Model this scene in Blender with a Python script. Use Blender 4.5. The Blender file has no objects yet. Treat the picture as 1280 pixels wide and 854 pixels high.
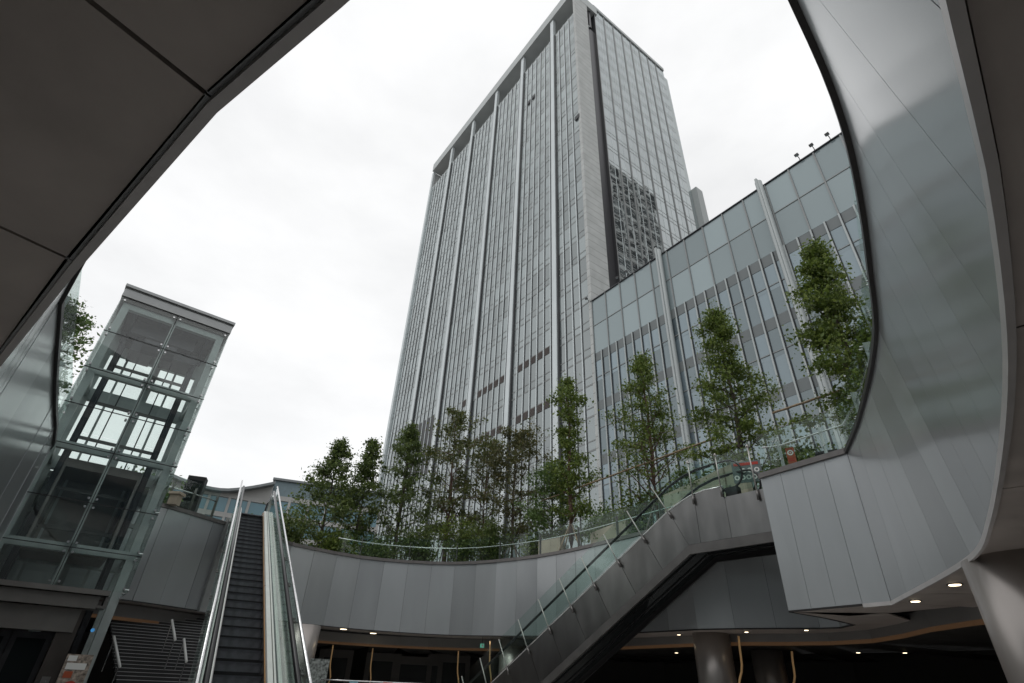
import bpy, math, random
from mathutils import Vector, Matrix
R_ = math.radians
sc = bpy.context.scene
col = sc.collection
random.seed(7)

# ---------------------------------------------------------------- camera
EYE = 1.6
PITCH, ROLL = R_(33.149), R_(2.492)
fw = Vector((0, math.cos(PITCH), math.sin(PITCH)))
u0 = Vector((0, -math.sin(PITCH), math.cos(PITCH)))
r0 = Vector((1, 0, 0))
ri = r0*math.cos(ROLL) + u0*math.sin(ROLL)
up = -r0*math.sin(ROLL) + u0*math.cos(ROLL)
cd = bpy.data.cameras.new("camera"); cam = bpy.data.objects.new("camera", cd); col.objects.link(cam)
cd.sensor_width = 36; cd.lens = 665.56/1280*36; cd.clip_start = 0.05; cd.clip_end = 6000
m = Matrix.Identity(4)
for i in range(3):
    m[i][0], m[i][1], m[i][2] = ri[i], up[i], -fw[i]
m[2][3] = EYE
cam.matrix_world = m
sc.camera = cam

# ---------------------------------------------------------------- world, sun, exposure
w = bpy.data.worlds.new("World"); sc.world = w; w.use_nodes = True
nt = w.node_tree; nt.nodes.clear()
SUN_EL, SUN_AZ = R_(58), R_(-150)
sky = nt.nodes.new('ShaderNodeTexSky'); sky.sky_type = 'NISHITA'; sky.sun_disc = False
sky.sun_elevation = SUN_EL; sky.sun_rotation = SUN_AZ
b1 = nt.nodes.new('ShaderNodeBackground'); b1.inputs[1].default_value = 0.1
nt.links.new(sky.outputs[0], b1.inputs[0])
tc = nt.nodes.new('ShaderNodeTexCoord')
mp = nt.nodes.new('ShaderNodeMapping'); mp.inputs['Scale'].default_value = (1.0, 1.0, 2.2)
nz = nt.nodes.new('ShaderNodeTexNoise'); nz.inputs['Scale'].default_value = 1.7; nz.inputs['Detail'].default_value = 6; nz.inputs['Roughness'].default_value = 0.55
cr = nt.nodes.new('ShaderNodeValToRGB')
cr.color_ramp.elements[0].position = 0.36; cr.color_ramp.elements[0].color = (0.83, 0.832, 0.83, 1)
cr.color_ramp.elements[1].position = 0.62; cr.color_ramp.elements[1].color = (1.0, 1.0, 0.995, 1)
b2 = nt.nodes.new('ShaderNodeBackground'); b2.inputs[1].default_value = 1.12
mx = nt.nodes.new('ShaderNodeMixShader'); mx.inputs[0].default_value = 0.9
wo = nt.nodes.new('ShaderNodeOutputWorld')
nt.links.new(tc.outputs['Generated'], mp.inputs[0]); nt.links.new(mp.outputs[0], nz.inputs[0])
nt.links.new(nz.outputs[0], cr.inputs[0]); nt.links.new(cr.outputs[0], b2.inputs[0])
nt.links.new(b1.outputs[0], mx.inputs[1]); nt.links.new(b2.outputs[0], mx.inputs[2]); nt.links.new(mx.outputs[0], wo.inputs[0])
sl = bpy.data.lights.new("sun", 'SUN'); sl.energy = 0.7; sl.angle = R_(25); sl.color = (1, 0.985, 0.96)
so = bpy.data.objects.new("sun", sl); col.objects.link(so)
sd = Vector((math.sin(SUN_AZ)*math.cos(SUN_EL), math.cos(SUN_AZ)*math.cos(SUN_EL), math.sin(SUN_EL)))
so.rotation_euler = (-sd).to_track_quat('-Z', 'Y').to_euler(); so.location = (0, -20, 60)
vs = sc.view_settings
vs.view_transform = 'Standard'; vs.look = 'None'; vs.exposure = 0.0; vs.gamma = 1.0; vs.use_curve_mapping = False

# ---------------------------------------------------------------- materials
def mat(name):
    k = bpy.data.materials.new(name); k.use_nodes = True; k.node_tree.nodes.clear()
    return k, k.node_tree.nodes, k.node_tree.links
def pm(name, c, rough=0.5, metal=0.0, var=0.0, nscale=6.0, bump=0.0, stretch=(1, 1, 1), obj_var=0.0, emit=None, estr=0.0, spec=0.5, coat=0.0):
    k, n, l = mat(name)
    o = n.new('ShaderNodeOutputMaterial'); p = n.new('ShaderNodeBsdfPrincipled'); l.new(p.outputs[0], o.inputs[0])
    p.inputs['Roughness'].default_value = rough; p.inputs['Metallic'].default_value = metal
    p.inputs['Specular IOR Level'].default_value = spec
    p.inputs['Base Color'].default_value = (*c, 1)
    if coat:
        p.inputs['Coat Weight'].default_value = coat; p.inputs['Coat Roughness'].default_value = 0.17; p.inputs['Coat IOR'].default_value = 1.6
    if emit:
        p.inputs['Emission Color'].default_value = (*emit, 1); p.inputs['Emission Strength'].default_value = estr
    src = None
    if var or bump:
        t = n.new('ShaderNodeTexCoord'); q = n.new('ShaderNodeMapping'); q.inputs['Scale'].default_value = stretch
        z = n.new('ShaderNodeTexNoise'); z.inputs['Scale'].default_value = nscale; z.inputs['Detail'].default_value = 5
        l.new(t.outputs['Object'], q.inputs[0]); l.new(q.outputs[0], z.inputs[0])
        if var:
            r = n.new('ShaderNodeMapRange'); r.inputs[1].default_value = 0.3; r.inputs[2].default_value = 0.7
            r.inputs[3].default_value = 1-var; r.inputs[4].default_value = 1+var
            l.new(z.outputs[0], r.inputs[0]); src = r.outputs[0]
            rr = n.new('ShaderNodeMapRange'); rr.inputs[1].default_value = 0.3; rr.inputs[2].default_value = 0.7
            rr.inputs[3].default_value = max(0.02, rough*(1-var*0.8)); rr.inputs[4].default_value = min(1, rough*(1+var*0.8))
            l.new(z.outputs[0], rr.inputs[0]); l.new(rr.outputs[0], p.inputs['Roughness'])
        if bump:
            b = n.new('ShaderNodeBump'); b.inputs['Strength'].default_value = bump; b.inputs['Distance'].default_value = 0.02
            l.new(z.outputs[0], b.inputs['Height']); l.new(b.outputs[0], p.inputs['Normal'])
    if obj_var:
        oi = n.new('ShaderNodeObjectInfo'); r = n.new('ShaderNodeMapRange')
        r.inputs[3].default_value = 1-obj_var; r.inputs[4].default_value = 1+obj_var
        l.new(oi.outputs['Random'], r.inputs[0])
        if src:
            mm = n.new('ShaderNodeMath'); mm.operation = 'MULTIPLY'; l.new(src, mm.inputs[0]); l.new(r.outputs[0], mm.inputs[1]); src = mm.outputs[0]
        else: src = r.outputs[0]
    if src:
        v = n.new('ShaderNodeVectorMath'); v.operation = 'SCALE'; v.inputs[0].default_value = c
        l.new(src, v.inputs['Scale']); l.new(v.outputs[0], p.inputs['Base Color'])
    return k
def schlick(n, l, f0):
    lw = n.new('ShaderNodeLayerWeight'); lw.inputs[0].default_value = 0.5
    p = n.new('ShaderNodeMath'); p.operation = 'POWER'; p.inputs[1].default_value = 5.0; l.new(lw.outputs['Facing'], p.inputs[0])
    r = n.new('ShaderNodeMapRange'); r.inputs[3].default_value = f0; r.inputs[4].default_value = 1.0; l.new(p.outputs[0], r.inputs[0])
    return r
def glass_mat(name, tint, ior=1.5, gloss=(1, 1, 1), rough=0.0, cap=1.0):
    k, n, l = mat(name)
    o = n.new('ShaderNodeOutputMaterial'); mxs = n.new('ShaderNodeMixShader'); f = schlick(n, l, ((ior-1)/(ior+1))**2); f.inputs[4].default_value = cap
    t = n.new('ShaderNodeBsdfTransparent'); t.inputs[0].default_value = (*tint, 1)
    g = n.new('ShaderNodeBsdfGlossy'); g.inputs[0].default_value = (*gloss, 1); g.inputs[1].default_value = rough
    l.new(f.outputs[0], mxs.inputs[0]); l.new(t.outputs[0], mxs.inputs[1]); l.new(g.outputs[0], mxs.inputs[2]); l.new(mxs.outputs[0], o.inputs[0])
    return k
def facade_glass(name, inner, ior, gloss, rough=0.015, bump=0.0, var=0.25):
    k, n, l = mat(name)
    o = n.new('ShaderNodeOutputMaterial'); mxs = n.new('ShaderNodeMixShader'); f = schlick(n, l, ((ior-1)/(ior+1))**2)
    d = n.new('ShaderNodeBsdfDiffuse'); g = n.new('ShaderNodeBsdfGlossy'); g.inputs[0].default_value = (*gloss, 1); g.inputs[1].default_value = rough
    ge = n.new('ShaderNodeNewGeometry'); r = n.new('ShaderNodeMapRange'); r.inputs[3].default_value = 1-var*2; r.inputs[4].default_value = 1+var*2
    l.new(ge.outputs['Random Per Island'], r.inputs[0])
    v = n.new('ShaderNodeVectorMath'); v.operation = 'SCALE'; v.inputs[0].default_value = inner
    l.new(r.outputs[0], v.inputs['Scale']); l.new(v.outputs[0], d.inputs[0])
    if bump:
        t = n.new('ShaderNodeTexCoord'); z = n.new('ShaderNodeTexNoise'); z.inputs['Scale'].default_value = 0.5; z.inputs['Detail'].default_value = 1
        b = n.new('ShaderNodeBump'); b.inputs['Strength'].default_value = bump; b.inputs['Distance'].default_value = 0.1
        l.new(t.outputs['Object'], z.inputs[0]); l.new(z.outputs[0], b.inputs['Height']); l.new(b.outputs[0], g.inputs['Normal'])
    l.new(f.outputs[0], mxs.inputs[0]); l.new(d.outputs[0], mxs.inputs[1]); l.new(g.outputs[0], mxs.inputs[2]); l.new(mxs.outputs[0], o.inputs[0])
    return k
def leaf_mat(name, c1, c2, c3):
    k, n, l = mat(name)
    o = n.new('ShaderNodeOutputMaterial'); ge = n.new('ShaderNodeNewGeometry'); cr = n.new('ShaderNodeValToRGB')
    cr.color_ramp.elements[0].color = (*c1, 1); cr.color_ramp.elements[1].color = (*c3, 1)
    e = cr.color_ramp.elements.new(0.55); e.color = (*c2, 1)
    l.new(ge.outputs['Random Per Island'], cr.inputs[0])
    p = n.new('ShaderNodeBsdfPrincipled'); p.inputs['Roughness'].default_value = 0.45; p.inputs['Specular IOR Level'].default_value = 0.35
    t = n.new('ShaderNodeBsdfTranslucent'); ms = n.new('ShaderNodeMixShader'); ms.inputs[0].default_value = 0.38
    l.new(cr.outputs[0], p.inputs['Base Color']); l.new(cr.outputs[0], t.inputs[0])
    l.new(p.outputs[0], ms.inputs[1]); l.new(t.outputs[0], ms.inputs[2]); l.new(ms.outputs[0], o.inputs[0])
    return k
def stone_mat(name, c, row, brick=2.0):
    k, n, l = mat(name)
    o = n.new('ShaderNodeOutputMaterial'); p = n.new('ShaderNodeBsdfPrincipled'); p.inputs['Roughness'].default_value = 0.7
    t = n.new('ShaderNodeTexCoord'); s = n.new('ShaderNodeSeparateXYZ'); l.new(t.outputs['Object'], s.inputs[0])
    d = n.new('ShaderNodeMath'); d.operation = 'DIVIDE'; d.inputs[1].default_value = row; l.new(s.outputs[2], d.inputs[0])
    fr = n.new('ShaderNodeMath'); fr.operation = 'FRACT'; l.new(d.outputs[0], fr.inputs[0])
    lt = n.new('ShaderNodeMath'); lt.operation = 'LESS_THAN'; lt.inputs[1].default_value = 0.055; l.new(fr.outputs[0], lt.inputs[0])
    z = n.new('ShaderNodeTexNoise'); z.inputs['Scale'].default_value = 0.5; z.inputs['Detail'].default_value = 6; l.new(t.outputs['Object'], z.inputs[0])
    r = n.new('ShaderNodeMapRange'); r.inputs[1].default_value = .3; r.inputs[2].default_value = .7; r.inputs[3].default_value = 0.88; r.inputs[4].default_value = 1.1; l.new(z.outputs[0], r.inputs[0])
    v = n.new('ShaderNodeVectorMath'); v.operation = 'SCALE'; v.inputs[0].default_value = c; l.new(r.outputs[0], v.inputs['Scale'])
    mxc = n.new('ShaderNodeMix'); mxc.data_type = 'RGBA'; l.new(lt.outputs[0], mxc.inputs[0]); l.new(v.outputs[0], mxc.inputs[6])
    mxc.inputs[7].default_value = (c[0]*.45, c[1]*.44, c[2]*.42, 1)
    l.new(mxc.outputs[2], p.inputs['Base Color']); l.new(p.outputs[0], o.inputs[0])
    return k
M = dict(
    cladding=pm('cladding_metal', (0.365, 0.384, 0.395), 0.40, 0.45, 0.05, 1.2, 0.0, (1, 1, 0.25), 0.17, coat=1.0),
    soffit=pm('soffit_metal', (0.56, 0.505, 0.465), 0.42, 0.25, 0.12, 2.0, 0, (1, 1, 1), 0.05),
    soffit_trim=pm('soffit_trim_metal', (0.58, 0.56, 0.55), 0.38, 0.4, 0.08, 3.0),
    coping=pm('coping_metal', (0.045, 0.042, 0.042), 0.4, 0.5, 0.15, 4.0),
    coping_light=pm('coping_light_metal', (0.17, 0.16, 0.155), 0.42, 0.5, 0.12, 4.0),
    gasket=pm('gasket_black', (0.01, 0.01, 0.011), 0.6),
    black=pm('black_paint', (0.015, 0.015, 0.016), 0.4),
    darkmetal=pm('dark_metal', (0.05, 0.05, 0.055), 0.35, 0.6, 0.2, 5.0),
    steel=pm('brushed_steel', (0.62, 0.62, 0.62), 0.25, 1.0, 0.12, 8.0, 0, (1, 1, 0.2)),
    satin=pm('satin_stainless', (0.31, 0.302, 0.294), 0.3, 1.0, 0.12, 2.0, 0, (1, 1, .3), 0.1),
    satin_trim=pm('satin_trim', (0.15, 0.145, 0.14), 0.45, 0.7, 0.1, 3.0),
    deck=pm('deck_cream_aluminium', (0.66, 0.66, 0.63), 0.42, 0.35, 0.06, 3.0),
    rubber=pm('handrail_rubber', (0.018, 0.018, 0.02), 0.35),
    step=pm('step_metal', (0.19, 0.195, 0.21), 0.45, 0.5, 0.2, 9.0),
    yellow=pm('brush_orange', (0.45, 0.25, 0.10), 0.6),
    rail_glass=glass_mat('balustrade_glass', (0.90, 0.955, 0.935), 1.32, cap=0.55),
    lift_glass=glass_mat('lift_glass', (0.935, 0.965, 0.955), 1.55),
    lift_frame=pm('lift_frame_paint', (0.36, 0.40, 0.395), 0.45, 0.2, 0.08, 4.0),
    roof_metal=pm('lift_roof_metal', (0.36, 0.37, 0.37), 0.4, 0.5, 0.08, 3.0),
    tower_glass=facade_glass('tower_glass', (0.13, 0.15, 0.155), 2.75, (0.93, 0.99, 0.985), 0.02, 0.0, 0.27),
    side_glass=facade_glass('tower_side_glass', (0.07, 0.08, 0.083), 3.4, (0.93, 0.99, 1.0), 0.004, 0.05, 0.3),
    podium_glass=facade_glass('podium_glass', (0.11, 0.142, 0.168), 2.3, (0.88, 1, 1), 0.02, 0.04, 0.3),
    panel_glass=facade_glass('podium_panel_glass', (0.215, 0.262, 0.275), 1.95, (0.92, 1, 1), 0.02, 0.05, 0.12),
    fin_light=pm('fin_aluminium', (0.56, 0.605, 0.615), 0.45, 0.3, 0.06, 0.4),
    fin_dark=pm('fin_web_bronze', (0.035, 0.037, 0.04), 0.5, 0.3),
    spandrel=pm('spandrel_taupe', (0.20, 0.212, 0.21), 0.35, 0.2, 0.05, 0.5),
    vent=pm('vent_brown', (0.07, 0.055, 0.05), 0.6),
    stone=stone_mat('tower_stone', (0.435, 0.452, 0.445), 1.5),
    concrete=pm('tower_concrete', (0.44, 0.468, 0.468), 0.65, 0, 0.08, 0.3),
    paving=pm('plaza_paving', (0.22, 0.21, 0.20), 0.7, 0, 0.2, 0.8),
    floor=pm('court_floor_stone', (0.42, 0.405, 0.39), 0.35, 0, 0.15, 1.0),
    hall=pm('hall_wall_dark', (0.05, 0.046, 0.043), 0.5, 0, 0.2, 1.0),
    hall_light=pm('hall_wall_panel', (0.16, 0.145, 0.135), 0.5, 0, 0.1, 1.0),
    bulkhead=pm('bulkhead_grey', (0.20, 0.195, 0.19), 0.5, 0.1, 0.06, 1.0),
    cove=pm('cove_warm', (0.17, 0.105, 0.062), 0.5, 0, emit=(1.0, 0.50, 0.22), estr=0.03),
    pod_fin=pm('podium_fin', (0.37, 0.40, 0.40), 0.5, 0.2),
    pod_band=pm('podium_band', (0.135, 0.152, 0.155), 0.45),
    post_metal=pm('post_satin', (0.46, 0.44, 0.42), 0.45, 0.55),
    mullion=pm('mullion_grey', (0.22, 0.23, 0.23), 0.5, 0.3),
    lamp=pm('downlight_lens', (0.8, 0.75, 0.6), 0.4, 0, emit=(1.0, 0.82, 0.55), estr=5.0),
    gold_reflection=pm('gold_reflection_glow', (0.75, 0.50, 0.24), 0.3, 0.9, emit=(1.0, 0.6, 0.28), estr=0.09),  # dim glow standing in for warm reflections on the columns
    column=pm('column_metal', (0.36, 0.33, 0.31), 0.33, 0.6, 0.06, 1.5, 0, (1, 1, .15)),
    bark=pm('bark', (0.075, 0.058, 0.045), 0.85, 0, 0.35, 9.0, 0.4),
    bark_red=pm('bark_reddish', (0.11, 0.06, 0.045), 0.85, 0, 0.35, 9.0, 0.4),
    bamboo=pm('bamboo_pole', (0.26, 0.19, 0.12), 0.6, 0, 0.35, 3.0),
    pole_grey=pm('stake_weathered', (0.22, 0.17, 0.15), 0.7, 0, 0.25, 3.0),
    beige=pm('beige_stone', (0.40, 0.35, 0.27), 0.75, 0, 0.15, 1.5),
    leaf_dark=leaf_mat('leaf_dark', (0.061, 0.092, 0.028), (0.101, 0.147, 0.042), (0.177, 0.224, 0.065)),
    leaf_mid=leaf_mat('leaf_mid', (0.073, 0.116, 0.024), (0.124, 0.177, 0.035), (0.218, 0.271, 0.059)),
    leaf_olive=leaf_mat('leaf_olive', (0.065, 0.085, 0.026), (0.106, 0.132, 0.040), (0.177, 0.171, 0.059)),
    leaf_brown=leaf_mat('leaf_brownish', (0.068, 0.073, 0.028), (0.100, 0.113, 0.040), (0.165, 0.136, 0.054)),
    leaf_light=leaf_mat('leaf_light', (0.083, 0.136, 0.041), (0.118, 0.195, 0.057), (0.177, 0.248, 0.083)),
    win_blue=facade_glass('blue_window', (0.07, 0.15, 0.185), 1.7, (0.8, 0.95, 1), 0.05),
    band=pm('facade_band_pale', (0.33, 0.33, 0.32), 0.6, 0, 0.06, 0.6),
    roof_grey=pm('roof_grey', (0.17, 0.185, 0.19), 0.5, 0.3),
    roof_blue=pm('roof_blue_grey', (0.14, 0.19, 0.21), 0.5, 0.2, 0.1, 2),
    white=pm('white_paint', (0.78, 0.78, 0.76), 0.5),
    red=pm('sign_red', (0.45, 0.04, 0.025), 0.5),
    orange=pm('sign_orange', (0.40, 0.085, 0.035), 0.5),
    board=pm('sign_board_grey', (0.13, 0.16, 0.16), 0.45),
    green_sign=pm('exit_sign_green', (0.02, 0.28, 0.16), 0.5, emit=(0.25, 0.85, 0.6), estr=0.25),
    paleblue=pm('poster_pale_blue', (0.25, 0.42, 0.48), 0.5, 0, .2, 8),
    poster=pm('poster_mixed', (0.30, 0.25, 0.21), 0.5, 0, 0.7, 14.0),
    poster2=pm('poster_grey', (0.22, 0.24, 0.23), 0.5, 0, 0.8, 11.0),
    bluelamp=pm('blue_indicator', (0.05, 0.2, 0.45), 0.4, emit=(0.1, 0.45, 1.0), estr=0.35),
    portal=pm('lift_portal_bronze', (0.075, 0.065, 0.06), 0.4, 0.4, .1, 3),
    lintel=pm('lift_lintel', (0.20, 0.19, 0.18), 0.4, 0.5, .08, 3),
    louvre=pm('louvre_dark', (0.028, 0.03, 0.033), 0.5),
    stair=pm('stair_stone', (0.42, 0.42, 0.43), 0.6, 0, .15, 3),
    soil=pm('planting_soil', (0.05, 0.04, 0.03), 0.9),
    twin_wall=pm('twin_tower_dark', (0.012, 0.014, 0.015), 0.8),
    reflect_block=pm('unseen_block_face', (0.33, 0.335, 0.34), 0.6, 0, 0.15, 0.3),  # tone of the unseen blocks added to darken reflections
    twin_glass=facade_glass('dark_tower_glass', (0.012, 0.015, 0.016), 1.35, (1, 1, 1), 0.05),
)

# ---------------------------------------------------------------- helpers
ORG = {}
class MB:
    def __init__(s): s.v = []; s.f = []; s.mi = []; s.cur = 0
    def quad(s, a, b, c, d):
        i = len(s.v); s.v += [tuple(a), tuple(b), tuple(c), tuple(d)]; s.f.append((i, i+1, i+2, i+3)); s.mi.append(s.cur)
    def poly(s, pts):
        i = len(s.v); s.v += [tuple(p) for p in pts]; s.f.append(tuple(range(i, i+len(pts)))); s.mi.append(s.cur)
    def hexa(s, p):  # 8 points: 0-3 bottom ring, 4-7 top ring
        i = len(s.v); s.v += [tuple(q) for q in p]
        for f in ((0, 3, 2, 1), (4, 5, 6, 7), (0, 1, 5, 4), (1, 2, 6, 5), (2, 3, 7, 6), (3, 0, 4, 7)):
            s.f.append(tuple(i+k for k in f)); s.mi.append(s.cur)
    def obox(s, o, ax, ay, az, x, y, z):
        o = Vector(o)
        P = [o+ax*a+ay*b+az*c for c in z for a, b in ((x[0], y[0]), (x[1], y[0]), (x[1], y[1]), (x[0], y[1]))]
        s.hexa(P)
    def box(s, x, y, z): s.obox((0, 0, 0), Vector((1, 0, 0)), Vector((0, 1, 0)), Vector((0, 0, 1)), x, y, z)
    def prism(s, pts, d):
        d = Vector(d); n = len(pts); i = len(s.v)
        s.v += [tuple(p) for p in pts] + [tuple(Vector(p)+d) for p in pts]
        s.f.append(tuple(range(i, i+n))[::-1]); s.mi.append(s.cur); s.f.append(tuple(range(i+n, i+2*n))); s.mi.append(s.cur)
        for k in range(n):
            q = (k+1) % n; s.f.append((i+k, i+q, i+n+q, i+n+k)); s.mi.append(s.cur)
    def tube(s, path, r, n=6, cap=True):
        path = [Vector(p) for p in path]
        rs = r if isinstance(r, (list, tuple)) else [r]*len(path)
        i = len(s.v)
        for k, p in enumerate(path):
            t = (path[min(k+1, len(path)-1)]-path[max(k-1, 0)])
            t = t.normalized() if t.length > 1e-9 else Vector((0, 0, 1))
            a = t.cross(Vector((0, 0, 1)))
            if a.length < 1e-3: a = t.cross(Vector((1, 0, 0)))
            a.normalize(); b = t.cross(a)
            for j in range(n):
                g = 2*math.pi*j/n; s.v.append(tuple(p+(a*math.cos(g)+b*math.sin(g))*rs[k]))
        for k in range(len(path)-1):
            for j in range(n):
                q = (j+1) % n; s.f.append((i+k*n+j, i+k*n+q, i+(k+1)*n+q, i+(k+1)*n+j)); s.mi.append(s.cur)
        if cap:
            s.f.append(tuple(i+j for j in range(n))[::-1]); s.mi.append(s.cur)
            s.f.append(tuple(i+(len(path)-1)*n+j for j in range(n))); s.mi.append(s.cur)
    def build(s, name, mt, parent=None, smooth=False, at=None):
        me = bpy.data.meshes.new(name)
        org = Vector(at) if at is not None else Vector((0, 0, 0))
        po = ORG.get(parent.name, Vector((0, 0, 0))) if parent else Vector((0, 0, 0))
        me.from_pydata([tuple(Vector(p)-org) if at is not None else tuple(Vector(p)-po) for p in s.v], [], s.f)
        for q in (mt if isinstance(mt, (list, tuple)) else [mt]): me.materials.append(q)
        if isinstance(mt, (list, tuple)): me.polygons.foreach_set('material_index', s.mi)
        if smooth: me.polygons.foreach_set('use_smooth', [True]*len(me.polygons))
        me.update()
        o = bpy.data.objects.new(name, me); col.objects.link(o)
        if parent: o.parent = parent
        if at is not None: o.location = org-po
        ORG[o.name] = org if at is not None else po
        return o
def tag(o, label=None, cat=None, group=None, kind=None):
    if label: o['label'] = label
    if cat: o['category'] = cat
    if group: o['group'] = group
    if kind: o['kind'] = kind
    return o
def thing(name, loc, label, cat, group=None):
    o = bpy.data.objects.new(name, None); col.objects.link(o); o.location = loc; o.empty_display_size = 0.2
    ORG[o.name] = Vector(loc); return tag(o, label, cat, group, 'thing')
def inst(src, parent, loc, name=None):
    c = src.copy(); col.objects.link(c); c.parent = parent; c.location = loc; ORG[c.name] = ORG.get(src.name, Vector()); return c
def V3(x, y, z): return Vector((x, y, z))
def P2(az, d, z=0): return Vector((d*math.sin(R_(az)), d*math.cos(R_(az)), z))
Z = Vector((0, 0, 1))

# ================================================================ LARGE STRUCTURE
ZP, ZB = 7.0, 3.5
# ---- the opening of the sunken court: rim (top) and lower edge of the fascia
e1, e2 = Vector((.596, .803, 0)), Vector((.803, -.596, 0))
def lerp_tab(tab, a):          # smooth (monotone-ish Hermite) interpolation through the table
    if a <= tab[0][0]: return tab[0][1]+(tab[1][1]-tab[0][1])/(tab[1][0]-tab[0][0])*(a-tab[0][0])
    n = len(tab)
    def sl_(i):
        i0, i1 = max(0, i-1), min(n-1, i+1); return (tab[i1][1]-tab[i0][1])/(tab[i1][0]-tab[i0][0])
    for i in range(n-1):
        (a0, v0), (a1, v1) = tab[i], tab[i+1]
        if a <= a1:
            h = a1-a0; t = (a-a0)/h; m0, m1 = sl_(i)*h, sl_(i+1)*h
            return (2*t**3-3*t*t+1)*v0+(t**3-2*t*t+t)*m0+(-2*t**3+3*t*t)*v1+(t**3-t*t)*m1
    return tab[-1][1]
TT = [(0, .15), (3.3, .60), (4.3, .73), (5.2, .79), (6.2, .79), (7.4, .745), (9.9, .58), (13.3, -.08), (15.3, -.62)]
BT = [(0, .41), (1.45, .60), (2.5, .735), (4.2, .855), (6.2, .885), (8.6, .85), (10.4, .74), (12.0, .35), (15.3, -.70)]
ring = []   # (top, bottom, zb, section)
a = 0.35
N = 39
for i in range(N+1):
    a = 0.35+(15.3-0.35)*i/N
    t = e1*a+e2*lerp_tab(TT, a); b = e1*a+e2*lerp_tab(BT, a)
    ring.append((Vector((t.x, t.y, ZP)), Vector((b.x, b.y, ZB)), 'near_right'))
c0, c1 = ring[-1], (Vector((7.29, 14.76, ZP)), Vector((7.30, 14.86, ZB)))
for i in range(1, 5):
    f = i/4; ring.append((c0[0].lerp(c1[0], f), c0[1].lerp(c1[1], f), 'end'))
def add_pt(x, y, sec, zb=ZB): ring.append((Vector((x, y, ZP)), Vector((x, y, zb)), sec))
for x, y in ((8.6, 15.7), (10.1, 16.9), (10.2, 17.8)): add_pt(x, y, 'recess')
def catmull(p, n):
    out = []
    for i in range(1, len(p)-2):
        for k in range(n):
            t = k/n; q = []
            for c in range(len(p[0])):
                p0, p1, p2, p3 = p[i-1][c], p[i][c], p[i+1][c], p[i+2][c]
                q.append(.5*(2*p1+(p2-p0)*t+(2*p0-5*p1+4*p2-p3)*t*t+(3*p1-p0-3*p2+p3)*t**3))
            out.append(q)
    out.append(list(p[-2])); return out
farp = [(11.3, 17.2, 3.5), (9.8, 18.2, 3.5), (8.2, 19.0, 3.5), (6.68, 20.0, 3.5), (5.44, 21.87, 3.52), (2.9, 25.6, 3.58), (.46, 28.0, 3.65), (-2.87, 29.7, 3.7), (-6.94, 29.2, 3.75), (-10.0, 26.64, 3.77), (-11.2, 24.2, 3.75)]
fc = catmull(farp, 12)
# resample the far curve to equal panels of about 1.15 m
acc = [fc[0]]; dist = 0; pts = [Vector((p[0], p[1], p[2])) for p in fc]
tot = sum(((pts[i+1]-pts[i]).xy.length for i in range(len(pts)-1)))
npan = round(tot/1.2); step = tot/npan; res = [pts[0]]; d = 0; need = step
for i in range(len(pts)-1):
    L = (pts[i+1]-pts[i]).xy.length
    while d+L >= need-1e-6 and len(res) <= npan:
        res.append(pts[i].lerp(pts[i+1], (need-d)/L)); need += step
    d += L
for p in res: add_pt(p.x, p.y, 'far', p.z)
for x, y in ((-11.2, 24.2), (-11.93, 22.67), (-12.4, 21.7), (-12.9, 20.9), (-13.5, 20.1)): add_pt(x, y, 'left_back', 3.7)
for x, y in ((-14.6, 19.0), (-15.3, 17.3), (-13.7, 15.35)): add_pt(x, y, 'lift_back', 3.7)
lp = [(-13.7, 15.35), (-12.9, 14.55), (-11.9, 13.2), (-10.95, 11.8), (-10.0, 10.45), (-8.95, 9.0), (-7.91, 7.57), (-6.9, 6.55), (-5.9, 5.55), (-4.85, 4.53), (-3.82, 3.52)]
for x, y in lp[1:]: add_pt(x, y, 'left', 3.6 if y > 9 else 3.5)
for x, y in ((-2.43, 2.31), (-1.2, 1.28), (-.61, .87), (-.1, .5), (.35, .28)): add_pt(x, y, 'tip', 3.5)
ring_n = len(ring)
CEN = Vector((-2, 14, 0))

# ---- ground sheets
mb = MB(); RAD = 2500
outer = []
def far_dir(p):
    d = (Vector((p.x, p.y, 0))-CEN).normalized(); return CEN+d*RAD
def poly_area(pts): return sum(pts[i].x*pts[(i+1) % len(pts)].y-pts[(i+1) % len(pts)].x*pts[i].y for i in range(len(pts)))/2
import bmesh
from mathutils.geometry import tessellate_polygon
def sheet_with_hole(name, hole, half, z, mt):
    big = [Vector((-half, -half, z)), Vector((half, -half, z)), Vector((half, half, z)), Vector((-half, half, z))]
    h = [Vector((p.x, p.y, z)) for p in hole]
    if poly_area(h) > 0: h = h[::-1]
    allp = big+h
    tris = tessellate_polygon([big, h])
    me = bpy.data.meshes.new(name); me.from_pydata([tuple(p) for p in allp], [], [tuple(t) for t in tris]); me.materials.append(mt)
    bm = bmesh.new(); bm.from_mesh(me); bmesh.ops.recalc_face_normals(bm, faces=bm.faces); bm.to_mesh(me); bm.free()
    o = bpy.data.objects.new(name, me); col.objects.link(o); return o
topring = [r[0] for r in ring]
def outset(p, q): 
    d = (Vector((p.x, p.y, 0))-CEN).normalized(); return Vector((p.x+d.x*q, p.y+d.y*q, p.z))
plaza = sheet_with_hole('plaza', [outset(p, .05) for p in topring], 2500, ZP-.02, M['paving']); tag(plaza, kind='structure')
mb = MB(); mb.quad((-90, -60, 0), (90, -60, 0), (90, 90, 0), (-90, 90, 0))
tag(mb.build('court_floor', M['floor']), kind='structure')

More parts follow.
